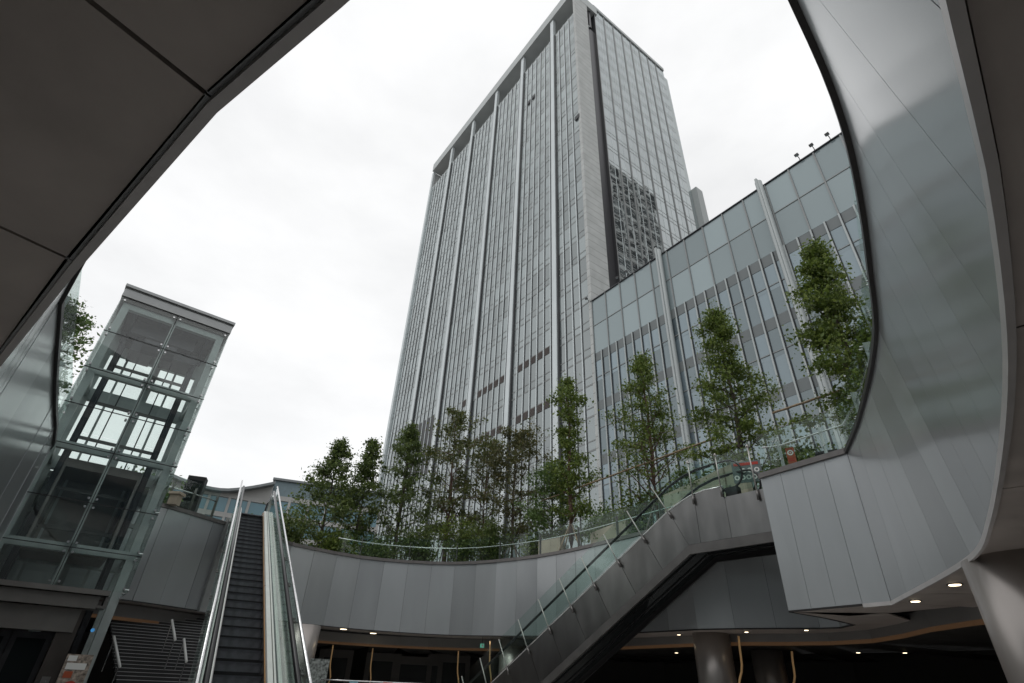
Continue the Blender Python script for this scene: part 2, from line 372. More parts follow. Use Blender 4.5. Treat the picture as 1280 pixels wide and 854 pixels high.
# ---- fascia, coping, soffit (one built thing: the rim of the court)
court = thing('court_wall', (0, 0, 0), 'grey metal clad rim wall curving round the sunken court under its dark soffit', 'wall')
seg = []
for i in range(ring_n):
    A, B = ring[i], ring[(i+1) % ring_n]
    if (A[0]-B[0]).xy.length < .05: continue
    seg.append((A, B, B[2]))
rnd = random.Random(3)
def outn(A, B):
    d = (B[0]-A[0]); d.z = 0; d.normalize(); return Vector((d.y, -d.x, 0))  # ring is clockwise seen from below? fixed by test
sgn = 1
tst = outn(ring[5][0:2], ring[6][0:2])
if tst.dot(Vector((1, -.7, 0))) < 0: sgn = -1
nr = [q for q in seg if q[2] == 'near_right']
for gi in range(0, len(nr), 3):
    grp = nr[gi:gi+3]; pts_ = [grp[0][0]]+[q[1] for q in grp]; k = MB(); i0 = len(k.v); g = .004
    tp_, bt_ = [], []
    for j, p_ in enumerate(pts_):
        q = grp[min(j, len(grp)-1)]; d = (q[1][0]-q[0][0]).normalized(); e_ = g if j == 0 else (-g if j == len(pts_)-1 else 0)
        tp_.append(p_[0]+d*e_-Z*.05); bt_.append(p_[1]+d*e_)
    k.v = [tuple(v) for v in bt_+tp_]; m_ = len(pts_)
    for j in range(m_-1): k.f.append((j, j+1, m_+j+1, m_+j)); k.mi.append(0)
    n = outn(grp[1 % len(grp)][0], grp[1 % len(grp)][1])*sgn*.05   # folded returns give the sheet its thickness
    o_ = k.build('panel', M['cladding'], court, True)
    k2 = MB(); k2.quad(bt_[0], tp_[0], tp_[0]+n, bt_[0]+n); k2.quad(bt_[-1], tp_[-1], tp_[-1]+n, bt_[-1]+n); k2.build('panel_return', M['cladding'], o_)
for A, B, sec in seg:
    if sec == 'near_right': continue
    n = outn(A, B)*sgn
    d = (B[0]-A[0]).normalized(); g = 0.004
    t0, t1 = A[0]+d*g, B[0]-d*g
    b0, b1 = A[1]+(B[1]-A[1]).normalized()*g, B[1]-(B[1]-A[1]).normalized()*g
    j = [n*rnd.uniform(-.008, .008) for _ in range(2)]
    t0 = t0+j[0]; b0 = b0+j[0]; t1 = t1+j[1]; b1 = b1+j[1]
    t0.z = t1.z = ZP-.05
    k = MB(); th = n*.06
    k.hexa([b0, b1, b1+th, b0+th, t0, t1, t1+th, t0+th])
    k.build('panel', M['cladding'], court)
k = MB()
for A, B, sec in seg:
    n = outn(A, B)*sgn*.09
    k.quad(A[1]+n, B[1]+n, B[0]+n-Z*.06, A[0]+n-Z*.06)
k.build('backing_sheet', M['gasket'], court)
# coping
k = MB(); kl = MB()
for A, B, sec in seg:
    n = outn(A, B)*sgn
    if sec == 'lift_back': continue
    dst = kl if sec in ('end', 'far', 'left_back', 'recess') else k
    a0, b0 = A[0]-n*.06, B[0]-n*.06; a1, b1 = A[0]+n*.3, B[0]+n*.3
    h = .10 if dst is k else .14
    dst.hexa([a0-Z*.08, b0-Z*.08, b1-Z*.08, a1-Z*.08, a0+Z*(h-.08), b0+Z*(h-.08), b1+Z*(h-.08), a1+Z*(h-.08)])
k.build('coping', M['coping'], court); kl.build('coping', M['coping_light'], court)
# soffit: trim strip, black reveal, panels
def off(i, q, dz=0):
    # miter-offset the bottom polyline outward
    A = ring[(i-1) % ring_n][1]; Bq = ring[i % ring_n][1]; Cq = ring[(i+1) % ring_n][1]
    def nn(p, r):
        d = r-p; d.z = 0
        if d.length < 1e-4: return Vector((0, 0, 0))
        d.normalize(); return Vector((d.y, -d.x, 0))*sgn
    n = nn(A, Bq)+nn(Bq, Cq)
    if n.length < 1e-3: n = nn(A, Bq)
    n.normalize()
    return Bq+n*q+Z*dz
tr, trd, gp = MB(), MB(), MB()
for i in range(ring_n):
    dst = tr if ring[i][2] in ('near_right', 'left', 'tip') else trd
    dz = -.05 if dst is tr else -.012
    dst.hexa([off(i, -.008, dz), off(i+1, -.008, dz), off(i+1, .035, dz), off(i, .035, dz), off(i, -.008, .03), off(i+1, -.008, .03), off(i+1, .035, .03), off(i, .035, .03)])
    gp.quad(off(i, .035, .04), off(i+1, .035, .04), off(i+1, .06, .04), off(i, .06, .04))
tr.build('edge_trim', M['soffit_trim'], court); trd.build('edge_trim', M['coping'], court); gp.build('reveal', M['gasket'], court)
# soffit sheet panels, in long strips radiating from the tip
def soffit_run(idx, q0, q1, every):
    i = idx[0]
    while i < idx[1]:
        j = min(i+every, idx[1]); k = MB()
        for s in range(i, j):
            a0, b0, a1, b1 = off(s, q0), off(s+1, q0), off(s, q1), off(s+1, q1)
            gA = (b0-a0).normalized()*.012 if s == i else Vector(); gB = (b0-a0).normalized()*.012 if s == j-1 else Vector()
            k.hexa([a0+gA, b0-gB, b1-gB, a1+gA, a0+gA+Z*.03, b0-gB+Z*.03, b1-gB+Z*.03, a1+gA+Z*.03])
        k.build('soffit_panel', M['soffit'], court); i = j
i_right = next(i for i, r in enumerate(ring) if r[2] == 'end')
i_left0 = next(i for i, r in enumerate(ring) if r[2] == 'left')
soffit_run((0, i_right-1), .052, 1.5, 9); soffit_run((0, i_right-1), 1.515, 2.6, 9)
soffit_run((i_left0, ring_n-5), .052, 2.2, 3); soffit_run((ring_n-5, ring_n), .052, 2.2, 1); soffit_run((i_left0, ring_n), 2.215, 4.4, 3)
soffit_run((i_right-1, i_left0), .052, 1.6, 6)
# dark ceiling over all of the lower level, just above the soffit panels
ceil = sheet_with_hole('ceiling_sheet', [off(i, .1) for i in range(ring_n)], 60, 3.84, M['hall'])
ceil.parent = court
# bulkhead with warm cove, set back from the edge
bk, cv = MB(), MB()
def bq(i):
    s = ring[i % ring_n][2]
    return {'near_right': 2.3, 'end': 1.6, 'recess': 1.6, 'far': 1.6, 'left_back': .8, 'lift_back': .8, 'left': 2.6, 'tip': 3.0}[s]
ib0, ib1 = 22, i_left0
pb = []
for i in range(ib0, ib1):
    if ring[i][2] == 'end' : continue
    p = off(i, bq(i)); pb.append(Vector((p.x, p.y, 3.66)))
# smooth
for _ in range(2):
    pb = [pb[0]]+[(pb[i-1]+pb[i]*2+pb[i+1])/4 for i in range(1, len(pb)-1)]+[pb[-1]]
for p, q in zip(pb, pb[1:]):
    bk.quad(p, q, q-Z*.40, p-Z*.40)
    n = Vector(((q-p).y, -(q-p).x, 0)).normalized()*sgn
    cv.quad(p-Z*.40+n*.004, q-Z*.40+n*.004, q-Z*.51+n*.004, p-Z*.51+n*.004)
bk.build('bulkhead', M['bulkhead'], court); cv.build('cove_light', M['cove'], court)
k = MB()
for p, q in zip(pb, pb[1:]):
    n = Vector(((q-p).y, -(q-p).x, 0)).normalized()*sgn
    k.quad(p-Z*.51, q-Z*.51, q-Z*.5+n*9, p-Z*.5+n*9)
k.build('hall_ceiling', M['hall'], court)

for (x_, y_) in ((-13.25, 20.35), (-11.62, 23.3)):
    dd = Vector((.46, .89, 0)); nn2 = Vector((.89, -.46, 0))
    k = MB(); k.obox((x_, y_, 0), dd, nn2, Z, (-.16, .16), (-.05, .14), (3.68, 7.22)); k.build('edge_strip', M['roof_metal'], court)
# ---- lower hall: back walls with door openings
hall = thing('lower_hall', (0, 30, 0), 'dark shop hall behind round columns under the far rim wall', 'hall')
k = MB()
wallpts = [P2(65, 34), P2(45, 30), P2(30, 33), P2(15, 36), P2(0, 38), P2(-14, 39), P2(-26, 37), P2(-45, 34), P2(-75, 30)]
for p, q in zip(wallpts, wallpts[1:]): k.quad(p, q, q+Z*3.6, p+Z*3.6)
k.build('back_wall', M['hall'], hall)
for az, wd, ht in ((-14.6, 1.6, 2.75), (-10.4, 1.7, 2.7), (-7.3, 2.6, 2.6), (-4.5, 2.2, 2.8)):
    c = P2(az, 36.6); t = Vector((math.cos(R_(az)), -math.sin(R_(az)), 0)); nn_ = -P2(az, 1)
    k = MB()
    for s in (-1, 1): k.obox(c, t, nn_, Z, (s*wd/2-.14, s*wd/2+.14), (0, .2), (0, ht))
    k.obox(c, t, nn_, Z, (-wd/2-.14, wd/2+.14), (0, .2), (ht, ht+.4))
    k.build('door_frame', M['hall_light'], hall)
    k = MB(); k.obox(c, t, nn_, Z, (-wd/2+.15, wd/2-.15), (.02, .06), (.02, ht-.01)); k.build('door_panel', M['black'], hall)
# near side hall walls that keep the hall dark
k = MB(); k.quad((-60, -25, 0), (60, -25, 0), (60, -25, 3.84), (-60, -25, 3.84)); k.build('rear_wall', M['hall'], hall)

# ---- columns
def column(x, y, r, h, label):
    t = thing('round_column', (x, y, 0), label, 'column', 'round metal columns carrying the rim')
    k = MB(); k.tube([(x, y, 0), (x, y, 1.9), (x, y, h)], r, 40); k.build('shaft', M['column'], t, True)
    k = MB(); k.tube([(x, y, 0.002), (x, y, .12)], r+.03, 40); k.build('base_ring', M['darkmetal'], t, True)
    k = MB(); k.tube([(x, y, 1.895), (x, y, 1.905)], r+.004, 40); k.build('seam_ring', M['darkmetal'], t, True)
c = P2(43.6, 11.3); column(c.x, c.y, .82, 3.5, 'huge grey metal column close by on the right, under the near soffit')
c = P2(19.36, 22.4); column(c.x, c.y, .62, 3.5, 'wide dark column standing just right of the side escalator')
c = P2(23.7, 24.3); column(c.x, c.y, .54, 3.13, 'dark column second to the right of the side escalator, set further back')
c = P2(1.3, 29.2); column(c.x, c.y, .62, 3.6, 'grey column seen through the glass of the side escalator')
c = P2(-17.9, 28.8); column(c.x, c.y, .75, 3.7, 'brownish column just right of the steep escalator with a warm reflection')

# ================================================================ TOWER AND PODIUM
D = 62.0
AZB = R_(35.474)
LL = Vector((-math.sin(AZB), math.cos(AZB), 0)); RR = Vector((math.cos(AZB), math.sin(AZB), 0))
TC = P2(10.317, D, EYE)
def fp(s, h, out=0.0): return TC+LL*(s*D)+Z*(h*D)-RR*out           # front plane
def rp(r, h, out=0.0): return TC+RR*(r*D)+Z*(h*D)-LL*out           # right plane
HB = (ZP-EYE)/D
tower = thing('office_tower', tuple(fp(.5, HB, -16)), 'tall grey office tower with vertical fins and open frame along its roof', 'tower')
FL = .0727
PIL = [.115, .305, .495, .685, .876, 1.066]
rnd = random.Random(11)
def pane_grid(k, f, s0, s1, ns, hs, jit):
    for i in range(ns):
        a0 = s0+(s1-s0)*i/ns; a1 = s0+(s1-s0)*(i+1)/ns
        for h0, h1 in zip(hs, hs[1:]):
            dx, dz = rnd.gauss(0, jit), rnd.gauss(0, jit)
            k.quad(f(a0, h0, -dx-dz), f(a1, h0, dx-dz), f(a1, h1, dx+dz), f(a0, h1, -dx+dz))
HG = 2.12
bands = []
h = .0387
while h < HG: bands.append(h); h += FL
hs = [b for b in bands if b > HB]
hs = [HB]+hs+[HG]
edges = [.006]+PIL
fin_src = None; fins_n = 0
finw, find = .17, .16
for bi, (s0, s1) in enumerate(zip(edges, edges[1:])):
    ns = 4 if bi == 0 else 7
    k = MB(); 
    hh = []
    for b0, b1 in zip(hs, hs[1:]):
        hh += [b0, b0+.020*min(1, (b1-b0)/FL)]
    hh.append(hs[-1])
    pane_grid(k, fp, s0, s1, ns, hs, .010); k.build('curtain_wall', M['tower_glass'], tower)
    for j in range(1, ns):
        s = s0+(s1-s0)*j/ns
        if fin_src is None:
            k = MB(); o = fp(s, HB)
            k.cur = 0; k.obox(o, LL, -RR, Z, (-finw/2, finw/2), (.0, find), (0, (HG-HB)*D))
            k.cur = 1; k.obox(o, LL, -RR, Z, (-finw/2-.13, -finw/2-.001), (.0, find-.10), (0, (HG-HB)*D))
            fin_src = k.build('fin', [M['fin_light'], M['fin_dark']], tower, at=o)
        else:
            inst(fin_src, tower, fp(s, HB)-ORG[tower.name])
# pilasters and dark strips along their right sides
pil_src = strip_src = None
for s in PIL:
    o = fp(s, HB)
    if pil_src is None:
        k = MB(); k.obox(o, LL, -RR, Z, (-.1, .95), (-.3, .42), (0, (2.24-HB)*D)); pil_src = k.build('pilaster', M['fin_light'], tower, at=o)
        k = MB(); k.obox(o, LL, -RR, Z, (-.42, -.102), (-.3, .25), (0, (HG-HB)*D)); strip_src = k.build('dark_strip', M['fin_dark'], tower, at=o)
    else:
        inst(pil_src, tower, o-ORG[tower.name])
        if s < 1.0: inst(strip_src, tower, o-ORG[tower.name])
# spandrel bands, floor by floor (a slim strip proud of the glass, behind the fins)
sp_src = sp2 = None
for b in bands:
    if b < HB+.02: continue
    o = fp(.0, b)
    if sp_src is None:
        k = MB(); k.obox(o, LL, -RR, Z, (.3, 1.066*D), (.0, .03), (-.12, .12)); k.obox(o, LL, -RR, Z, (.3, 1.066*D), (.0, .03), (1.15, 1.32)); sp_src = k.build('spandrel_band', M['spandrel'], tower, at=o)
    else: inst(sp_src, tower, o-ORG[tower.name])
# roof frame
k = MB(); k.obox(fp(0, 2.245), LL, -RR, Z, (-.3, 1.072*D), (-7.5, .75), (0, .055*D)); k.build('roof_beam', M['concrete'], tower)
k = MB(); k.obox(fp(0, HG), LL, -RR, Z, (.2, 1.066*D), (-5.6, -5.0), (0, .125*D)); k.build('terrace_wall', M['darkmetal'], tower)
k = MB(); k.obox(fp(0, HG), LL, -RR, Z, (.2, 1.066*D), (-5.0, .02), (-.4, .05)); k.build('terrace_floor', M['concrete'], tower)
k = MB(); k.obox(fp(1.0, HG), LL, -RR, Z, (0, 2.6), (-4.0, -3.0), (.06, 3.0)); tag(k.build('plant_unit', M['orange'], tower), 'rust red plant unit behind the open roof frame')
# core (opaque body)
k = MB(); k.obox(fp(0, HB), LL, -RR, Z, (.5, 1.066*D), (-32.6, -.12), (0, (2.115-HB)*D)); k.build('core', M['darkmetal'], tower)
k = MB(); k.obox(fp(0, 2.2), LL, -RR, Z, (.5, 1.066*D), (-32.6, -7.6), (0, .095*D)); k.build('roof_slab', M['concrete'], tower)
# left end return
k = MB(); k.obox(fp(1.066, HB), LL, -RR, Z, (.2, .6), (-32.6, -.4), (0, (2.24-HB)*D)); k.build('end_wall', M['concrete'], tower)
# right face: stone pier, recess, glass
k = MB(); k.obox(rp(0, HB), RR, -LL, Z, (-.10, .064*D), (-.35, .3), (0, (2.243-HB)*D)); k.build('stone_pier', M['stone'], tower, at=None)
k = MB(); k.obox(rp(0, HB), RR, -LL, Z, (.0, .062*D), (-1.5, .28), ((2.3015-HB)*D, (2.312-HB)*D)); k.build('pier_cap', M['concrete'], tower)
k = MB(); k.obox(rp(0, HB), RR, -LL, Z, (.064*D+.01, .1095*D), (-1.8, -1.2), (0, (2.29-HB)*D)); k.build('recess_panel', M['louvre'], tower)
rb0, rb1, nb = .111, .528, 8
hr = [HB]+[b for b in bands if b > HB]
while hr[-1] < 2.20: hr.append(hr[-1]+FL)
hr.append(2.29)
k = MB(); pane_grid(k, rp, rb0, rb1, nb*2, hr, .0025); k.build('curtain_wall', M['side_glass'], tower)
k = MB(); k.obox(rp(0, HB), RR, -LL, Z, (.1095*D, .112*D), (-.02, .06), (0, (2.29-HB)*D)); k.build('corner_profile', M['mullion'], tower)
k = MB(); k.obox(rp(0, HB), RR, -LL, Z, (.1095*D+.003, .1105*D), (-1.6, -.022), (0, (2.29-HB)*D)); k.build('recess_side', M['louvre'], tower)
ms = None
for i in range(1, nb*2):
    r = rb0+(rb1-rb0)*i/(nb*2); o = rp(r, HB); big = i % 2 == 0
    if i == 1:
        k = MB(); k.obox(o, RR, -LL, Z, (-.03, .03), (0, .05), (0, (2.29-HB)*D)); m1 = k.build('mullion', M['fin_light'], tower, at=o)
    elif i == 2:
        k = MB(); k.obox(o, RR, -LL, Z, (-.13, .13), (0, .14), (0, (2.29-HB)*D)); m2 = k.build('mullion', M['mullion'], tower, at=o)
    else: inst(m2 if big else m1, tower, o-ORG[tower.name])
sp_src = None
for b in hr[1:-1]:
    o = rp(rb0, b)
    if sp_src is None:
        k = MB(); k.obox(o, RR, -LL, Z, (.05, (rb1-rb0)*D), (0, .025), (-.1, .06)); k.obox(o, RR, -LL, Z, (.05, (rb1-rb0)*D), (0, .025), (1.0, 1.1)); sp_src = k.build('spandrel_band', M['spandrel'], tower, at=o)
    else: inst(sp_src, tower, o-ORG[tower.name])
k = MB(); k.obox(rp(0, 2.29), RR, -LL, Z, (.105*D, .53*D), (-1.0, .25), (0, .018*D)); k.build('parapet', M['concrete'], tower)
k = MB(); k.obox(rp(.5285, HB), RR, -LL, Z, (0, .031*D), (-20, -.4), (0, (2.265-HB)*D)); k.build('rear_bay', M['tower_glass'], tower)
k = MB(); k.obox(rp(.5605, HB), RR, -LL, Z, (0, .036*D), (-20, .9), (0, (1.555-HB)*D)); k.build('rear_stack', M['pod_fin'], tower)
# vents between the fins and dark louvre panels
def gaps(s0, s1, ns): return [(s0+(s1-s0)*i/ns, s0+(s1-s0)*(i+1)/ns) for i in range(ns)]
vs_src = None
for h0 in (.700, .554):
    for s0, s1, first in ((.115, .305, 0), (.305, .495, 0), (.495, .685, 4)):
        for i, (q0, q1) in enumerate(gaps(s0, s1, 7)):
            if (first and i > 1) or (i == 6): continue
            o = fp(q0, h0)
            if vs_src is None:
                k = MB(); k.obox(o, LL, -RR, Z, (.42, 1.5), (0, .06), (-.5, .75))
                for z_ in range(5): k.obox(o, LL, -RR, Z, (.44, 1.48), (.06, .1), (-.45+.24*z_, -.35+.24*z_))
                vs_src = k.build('vent_grille', M['vent'], tower, at=o)
            else: inst(vs_src, tower, o-ORG[tower.name])
lv = None
for i, (q0, q1) in enumerate(gaps(.685, .876, 7)):
    if i in (0,): continue
    o = fp(q0, .60)
    if lv is None:
        k = MB(); k.obox(o, LL, -RR, Z, (.4, 1.55), (0, .06), (-4, 8.2)); lv = k.build('louvre_panel', M['louvre'], tower, at=o)
    else: inst(lv, tower, o-ORG[tower.name])
for s, h in ((.262, 1.868), (.235, 1.870), (.012, 1.482)):
    o = fp(s, h); k = MB(); k.obox(o, LL, -RR, Z, (-.6, .5), (.0, .25), (-.5, .6)); k.build('open_window', M['fin_dark'], tower)

# ---- podium
pod = thing('podium_block', tuple(fp(-.37, HB, -14)), 'low glass podium block joined to the right of the tower, tall panels on top', 'building')
PT = .762; PW = .0435; SEND = -.80
kk = MB(); pane_grid(kk, fp, -.004, -.004-PW*18, 18, [.6175, .690, .760], .004); kk.build('panel_glazing', M['panel_glass'], pod)
ph = [HB]
b = .617-.1155*4
while b < .60:
    for q in (b, b+.0955*.0): pass
    ph.append(b); b += .1155
rows = [HB, .155, .175, .213, .2705, .291, .3285, .386, .4065, .444, .5015, .522, .5595, .617]
rows = [HB]
for kf in (4, 3, 2, 1):
    top = .617-.1155*kf
    rows += [top-.0205, top, top+.0475]
rows += [.596]
rows = sorted(r for r in rows if r >= HB)
kk = MB(); pane_grid(kk, fp, -.004, -.004-PW*18, 36, rows, .005); kk.build('window_glazing', M['podium_glass'], pod)
bs = None
for kf in (0, 1, 2, 3, 4):
    top = .617-.1155*kf; o = fp(0, top)
    if bs is None:
        k = MB(); k.obox(o, -LL, -RR, Z, (.3, .79*D), (.0, .03), (-.0205*D, -.02)); bs = k.build('spandrel_band', M['pod_band'], pod, at=o)
    else: inst(bs, pod, o-ORG[pod.name])
tb = None
for h in (.690, .5595-.002, .444-.002, .3285-.002, .213-.002):
    o = fp(0, h)
    if tb is None:
        k = MB(); k.obox(o, -LL, -RR, Z, (.3, .79*D), (.0, .06), (-.05, .05)); tb = k.build('transom', M['mullion'], pod, at=o)
    else: inst(tb, pod, o-ORG[pod.name])
f1 = f2 = None
for i in range(0, 37):
    s = -.004-PW*.5*i; o = fp(s, HB)
    if f1 is None:
        k = MB(); k.cur = 0; k.obox(o, -LL, -RR, Z, (-.075, .075), (.0, .2), (0, (.617-HB)*D)); k.cur = 1; k.obox(o, -LL, -RR, Z, (.076, .14), (0, .12), (0, (.617-HB)*D)); f1 = k.build('fin', [M['pod_fin'], M['fin_dark']], pod, at=o)
    else: inst(f1, pod, o-ORG[pod.name])
    if i % 2 == 0:
        o = fp(s, .6172)
        if f2 is None:
            k = MB(); k.obox(o, -LL, -RR, Z, (-.07, .07), (.0, .12), (0, (.761-.6172)*D)); f2 = k.build('mullion', M['mullion'], pod, at=o)
        else: inst(f2, pod, o-ORG[pod.name])
k = MB(); k.obox(fp(0, .7605), -LL, -RR, Z, (.0, .79*D), (-1, .16), (0, .12)); k.build('parapet_cap', M['darkmetal'], pod)
ps = None
for s in (-.2055, -.4325, -.6595):
    o = fp(s, HB)
    if ps is None:
        k = MB(); k.tube([o-RR*.35, o-RR*.35+Z*((.771-HB)*D)], .36, 20); k.obox(o, -LL, -RR, Z, (-.12, .12), (0, .9), (0, (.774-HB)*D)); ps = k.build('pilaster', M['pod_fin'], pod, at=o)
    else: inst(ps, pod, o-ORG[pod.name])
k = MB(); k.obox(fp(0, HB), -LL, -RR, Z, (.2, .79*D), (-26, -.06), (0, (.758-HB)*D)); k.build('core', M['darkmetal'], pod)

# ---- dark neighbouring tower seen in the reflection of the side facade
tw = thing('office_tower', tuple(fp(-.75, HB, -60)), 'dark twin tower with white frames seen only as a reflection in the tall side glass', 'tower')
def tp(r, h, out=0.0): return TC-LL*(.56*D)+RR*(r*D)+Z*(h*D)+LL*out
k = MB(); k.obox(tp(.765, HB), RR, -LL, Z, (0, .37*D), (0, 20), (0, (2.44-HB)*D)); k.build('body', M['twin_wall'], tw)
k = MB()
for i in range(6):
    k.obox(tp(.765+.37*i/5, HB), RR, LL, Z, (-.26, .26), (.01, .35), (0, (2.44-HB)*D))
k.build('column_frame', M['white'], tw)
k = MB()
for i in range(13):
    hh_ = 2.415-.080*i
    for j in range(5):
        if rnd.random() < .93: k.obox(tp(.765+.37*j/5, hh_), RR, LL, Z, (.36, .37*D/5-.36), (.01, .2), (-.45-.5*rnd.random(), .35))
        for q in range(5):
            if rnd.random() < .75:
                w0 = .5+1.0*rnd.random(); w1 = .37*D/5-.5-1.4*rnd.random()
                k.obox(tp(.765+.37*j/5, hh_-.013*(q+1)), RR, LL, Z, (w0, w1), (.01, .08), (-.10, .10))
k.build('floor_frame', M['white'], tw)

def reflect_block(x0, x1, y0, y1, z1, lab, face):  # out-of-view blocks added to darken what the rim panels and glass reflect
    t = thing('unseen_block', ((x0+x1)/2, (y0+y1)/2, ZP), lab, 'building')
    k = MB(); k.box((x0, x1), (y0, y1), (ZP, z1)); k.build('body', M['reflect_block'], t)
    k = MB(); k.box((x0-.3, x1+.3), (y0-.3, y1+.3), (z1+.002, z1+.9)); k.build('parapet', M['concrete'], t)
    n_ = 4
    for i in range(n_):
        za = ZP+1.2+(z1-ZP-1)*i/n_; k = MB()
        if face == 'n': k.box((x0+1, x1-1), (y1+.01, y1+.08), (za, za+(z1-ZP)/n_*.6))
        else: k.box((x1+.01, x1+.08), (y0+1, y1-1), (za, za+(z1-ZP)/n_*.6))
        k.build('window_band', M['podium_glass'], t)
reflect_block(-45, 40, -40, -9, 22, 'unseen grey block added behind the viewer to darken reflections', 'n')
reflect_block(-52, -28, -8.5, 17, 20, 'unseen grey block added left of the court to darken reflections', 'e')
# ---- far buildings on the left
def slab_building(az0, az1, d, z1, label, name, nfl, nwin, roofmat):
    p, q = P2(az0, d), P2(az1, d); ax = (q-p).normalized(); ay = Vector((-ax.y, ax.x, 0)); Lw = (q-p).length
    t = thing(name, tuple((p+q)/2+Z*ZP), label, 'building')
    k = MB(); k.obox(p, ax, ay, Z, (0, Lw), (.3, 18), (ZP, z1)); k.build('body', M['band'], t)
    fh = (z1-ZP)/nfl
    for f in range(nfl):
        zb_ = ZP+fh*f
        for w_ in range(nwin):
            x0 = Lw*w_/nwin
            if f < nfl-5: continue
            k = MB(); k.obox(p, ax, ay, Z, (x0+.15, x0+Lw/nwin-.15), (.18, .28), (zb_+fh*.06, zb_+fh*.78)); k.build('window', M['win_blue'], t)
        k = MB(); k.obox(p, ax, ay, Z, (0, Lw), (0, .29), (zb_+fh*.80, zb_+fh*1.04)); k.build('floor_band', M['band'], t)
    for w_ in range(nwin+1):
        x0 = Lw*w_/nwin; k = MB(); k.obox(p, ax, ay, Z, (x0-.16, x0+.16), (-.05, .27), (ZP, z1)); k.build('pier', M['band'], t)
    return t, p, ax, ay, Lw
t, p, ax, ay, Lw = slab_building(-34, -23.6, 80, 21.9, 'far pale office block with blue windows and a sagging curved roof edge', 'office_block', 6, 6, None)
k = MB(); n_ = 16; prof = []
for i in range(n_+1):
    f = i/n_; zt = 23.6-1.5*math.sin(math.pi*min(1, f*1.0))**1.0+(.7*max(0, f-.6)/.4 if f > .6 else 0)
    prof.append((f*Lw, zt))
for (x0, za), (x1, zc) in zip(prof, prof[1:]):
    P = [p+ax*x0-ay*1.2, p+ax*x1-ay*1.2, p+ax*x1+ay*3, p+ax*x0+ay*3]
    k.hexa([P[0]+Z*(za-.35), P[1]+Z*(zc-.35), P[2]+Z*(zc-.35), P[3]+Z*(za-.35), P[0]+Z*za, P[1]+Z*zc, P[2]+Z*zc, P[3]+Z*za])
k.build('roof', M['roof_grey'], t)
k = MB()
for (x0, za), (x1, zc) in zip(prof, prof[1:]):
    P = [p+ax*x0+ay*.1, p+ax*x1+ay*.1, p+ax*x1+ay*2.5, p+ax*x0+ay*2.5]
    k.hexa([q_+Z*21.85 for q_ in P]+[P[0]+Z*(za-.36), P[1]+Z*(zc-.36), P[2]+Z*(zc-.36), P[3]+Z*(za-.36)])
k.build('attic', M['band'], t)
t, p, ax, ay, Lw = slab_building(-23.5, -13, 80, 22.6, 'far block with a flat blue grey attic behind the leftmost trees', 'office_block', 6, 6, None)
k = MB(); k.obox(p, ax, ay, Z, (-.2, Lw), (.6, 17), (22.6, 24.9)); k.build('attic', M['roof_blue'], t)
k = MB(); k.obox(p, ax, ay, Z, (-.5, Lw+.3), (.2, 17.5), (24.9, 25.2)); k.build('roof', M['roof_grey'], t)

# ================================================================ GLASS LIFT
AZL = -37.25
lf = P2(AZL, 19.72); lx = Vector((math.cos(R_(AZL)), -math.sin(R_(AZL)), 0)); ly = P2(AZL, 1.0); HW = 1.74; LD = 2.7
lift = thing('glass_lift', tuple(lf+ly*1.3), 'tall free standing glass lift shaft with grey steel frame at the left', 'lift')
LR = [3.47, 4.45, 5.66, 7.16, 8.37, 9.59, 10.94, 12.32]
def lb(k, x, y, z): k.obox(lf, lx, ly, Z, x, y, z)
for sx in (-1, 1):
    for y0 in (.12, LD-.42):
        k = MB(); x0 = sx*(HW-.12); lb(k, (min(x0, x0-sx*.22), max(x0, x0-sx*.22)), (y0, y0+.2), (0, 12.3)); k.build('corner_post', M['lift_frame'], lift)
k = MB(); lb(k, (-.05, .05), (.12, .22), (3.47, 12.3)); k.build('mullion', M['lift_frame'], lift)
for z_ in (4.45, 7.16, 9.59, 12.1):
    k = MB(); hb = .11
    lb(k, (-HW+.34, HW-.34), (.12, .3), (z_-hb, z_+hb)); lb(k, (-HW+.34, HW-.34), (LD-.42, LD-.22), (z_-hb-(.75 if z_ > 12 else .1), z_+hb+.1))
    for sx in (-1, 1):
        x0 = sx*(HW-.22); lb(k, (x0-.08, x0+.08), (.32, LD-.42), (z_-hb, z_+hb))
    k.build('ring_beam', M['lift_frame'], lift)
for z_ in (5.66,):
    k = MB(); lb(k, (-HW+.34, HW-.34), (LD-.40, LD-.28), (z_-.06, z_+.06)); k.build('rear_transom', M['lift_frame'], lift)
for sx in (.08,):
    k = MB(); lb(k, (sx-.14, sx+.14), (LD-.41, LD-.25), (0, 12.0)); k.build('rear_mullion', M['lift_frame'], lift)
g = .012
for z0, z1 in zip(LR, LR[1:]):
    for x0, x1 in ((-HW, 0), (0, HW)):
        k = MB(); lb(k, (x0+g, x1-g), (0, .024), (z0+g, z1-g)); k.build('front_pane', M['lift_glass'], lift)
    for sx in (-1, 1):
        k = MB(); xx = sx*HW; lb(k, (min(xx, xx-sx*.024), max(xx, xx-sx*.024)), (.035, LD), (z0+g, z1-g)); k.build('side_pane', M['lift_glass'], lift)
    k = MB(); lb(k, (-HW+.03, HW-.03), (LD-.024, LD), (z0+g, z1-g)); k.build('rear_pane', M['lift_glass'], lift)
k = MB()
for z_ in LR[1:-1]: lb(k, (-HW, HW), (-.004, .03), (z_-.011, z_+.011))
lb(k, (-.011, .011), (-.0035, .03), (LR[0], LR[-1]))
k.build('silicone_seal', M['gasket'], lift)
k = MB(); lb(k, (-HW+.05, HW-.05), (.06, LD-.06), (12.20, 12.33)); k.build('roof_underside', M['portal'], lift)
k = MB()
for x_ in (-1.2, -.4, .4, 1.2): lb(k, (x_-.06, x_+.06), (.3, LD-.45), (12.0, 12.19))
k.build('roof_joist', M['darkmetal'], lift)
k = MB()
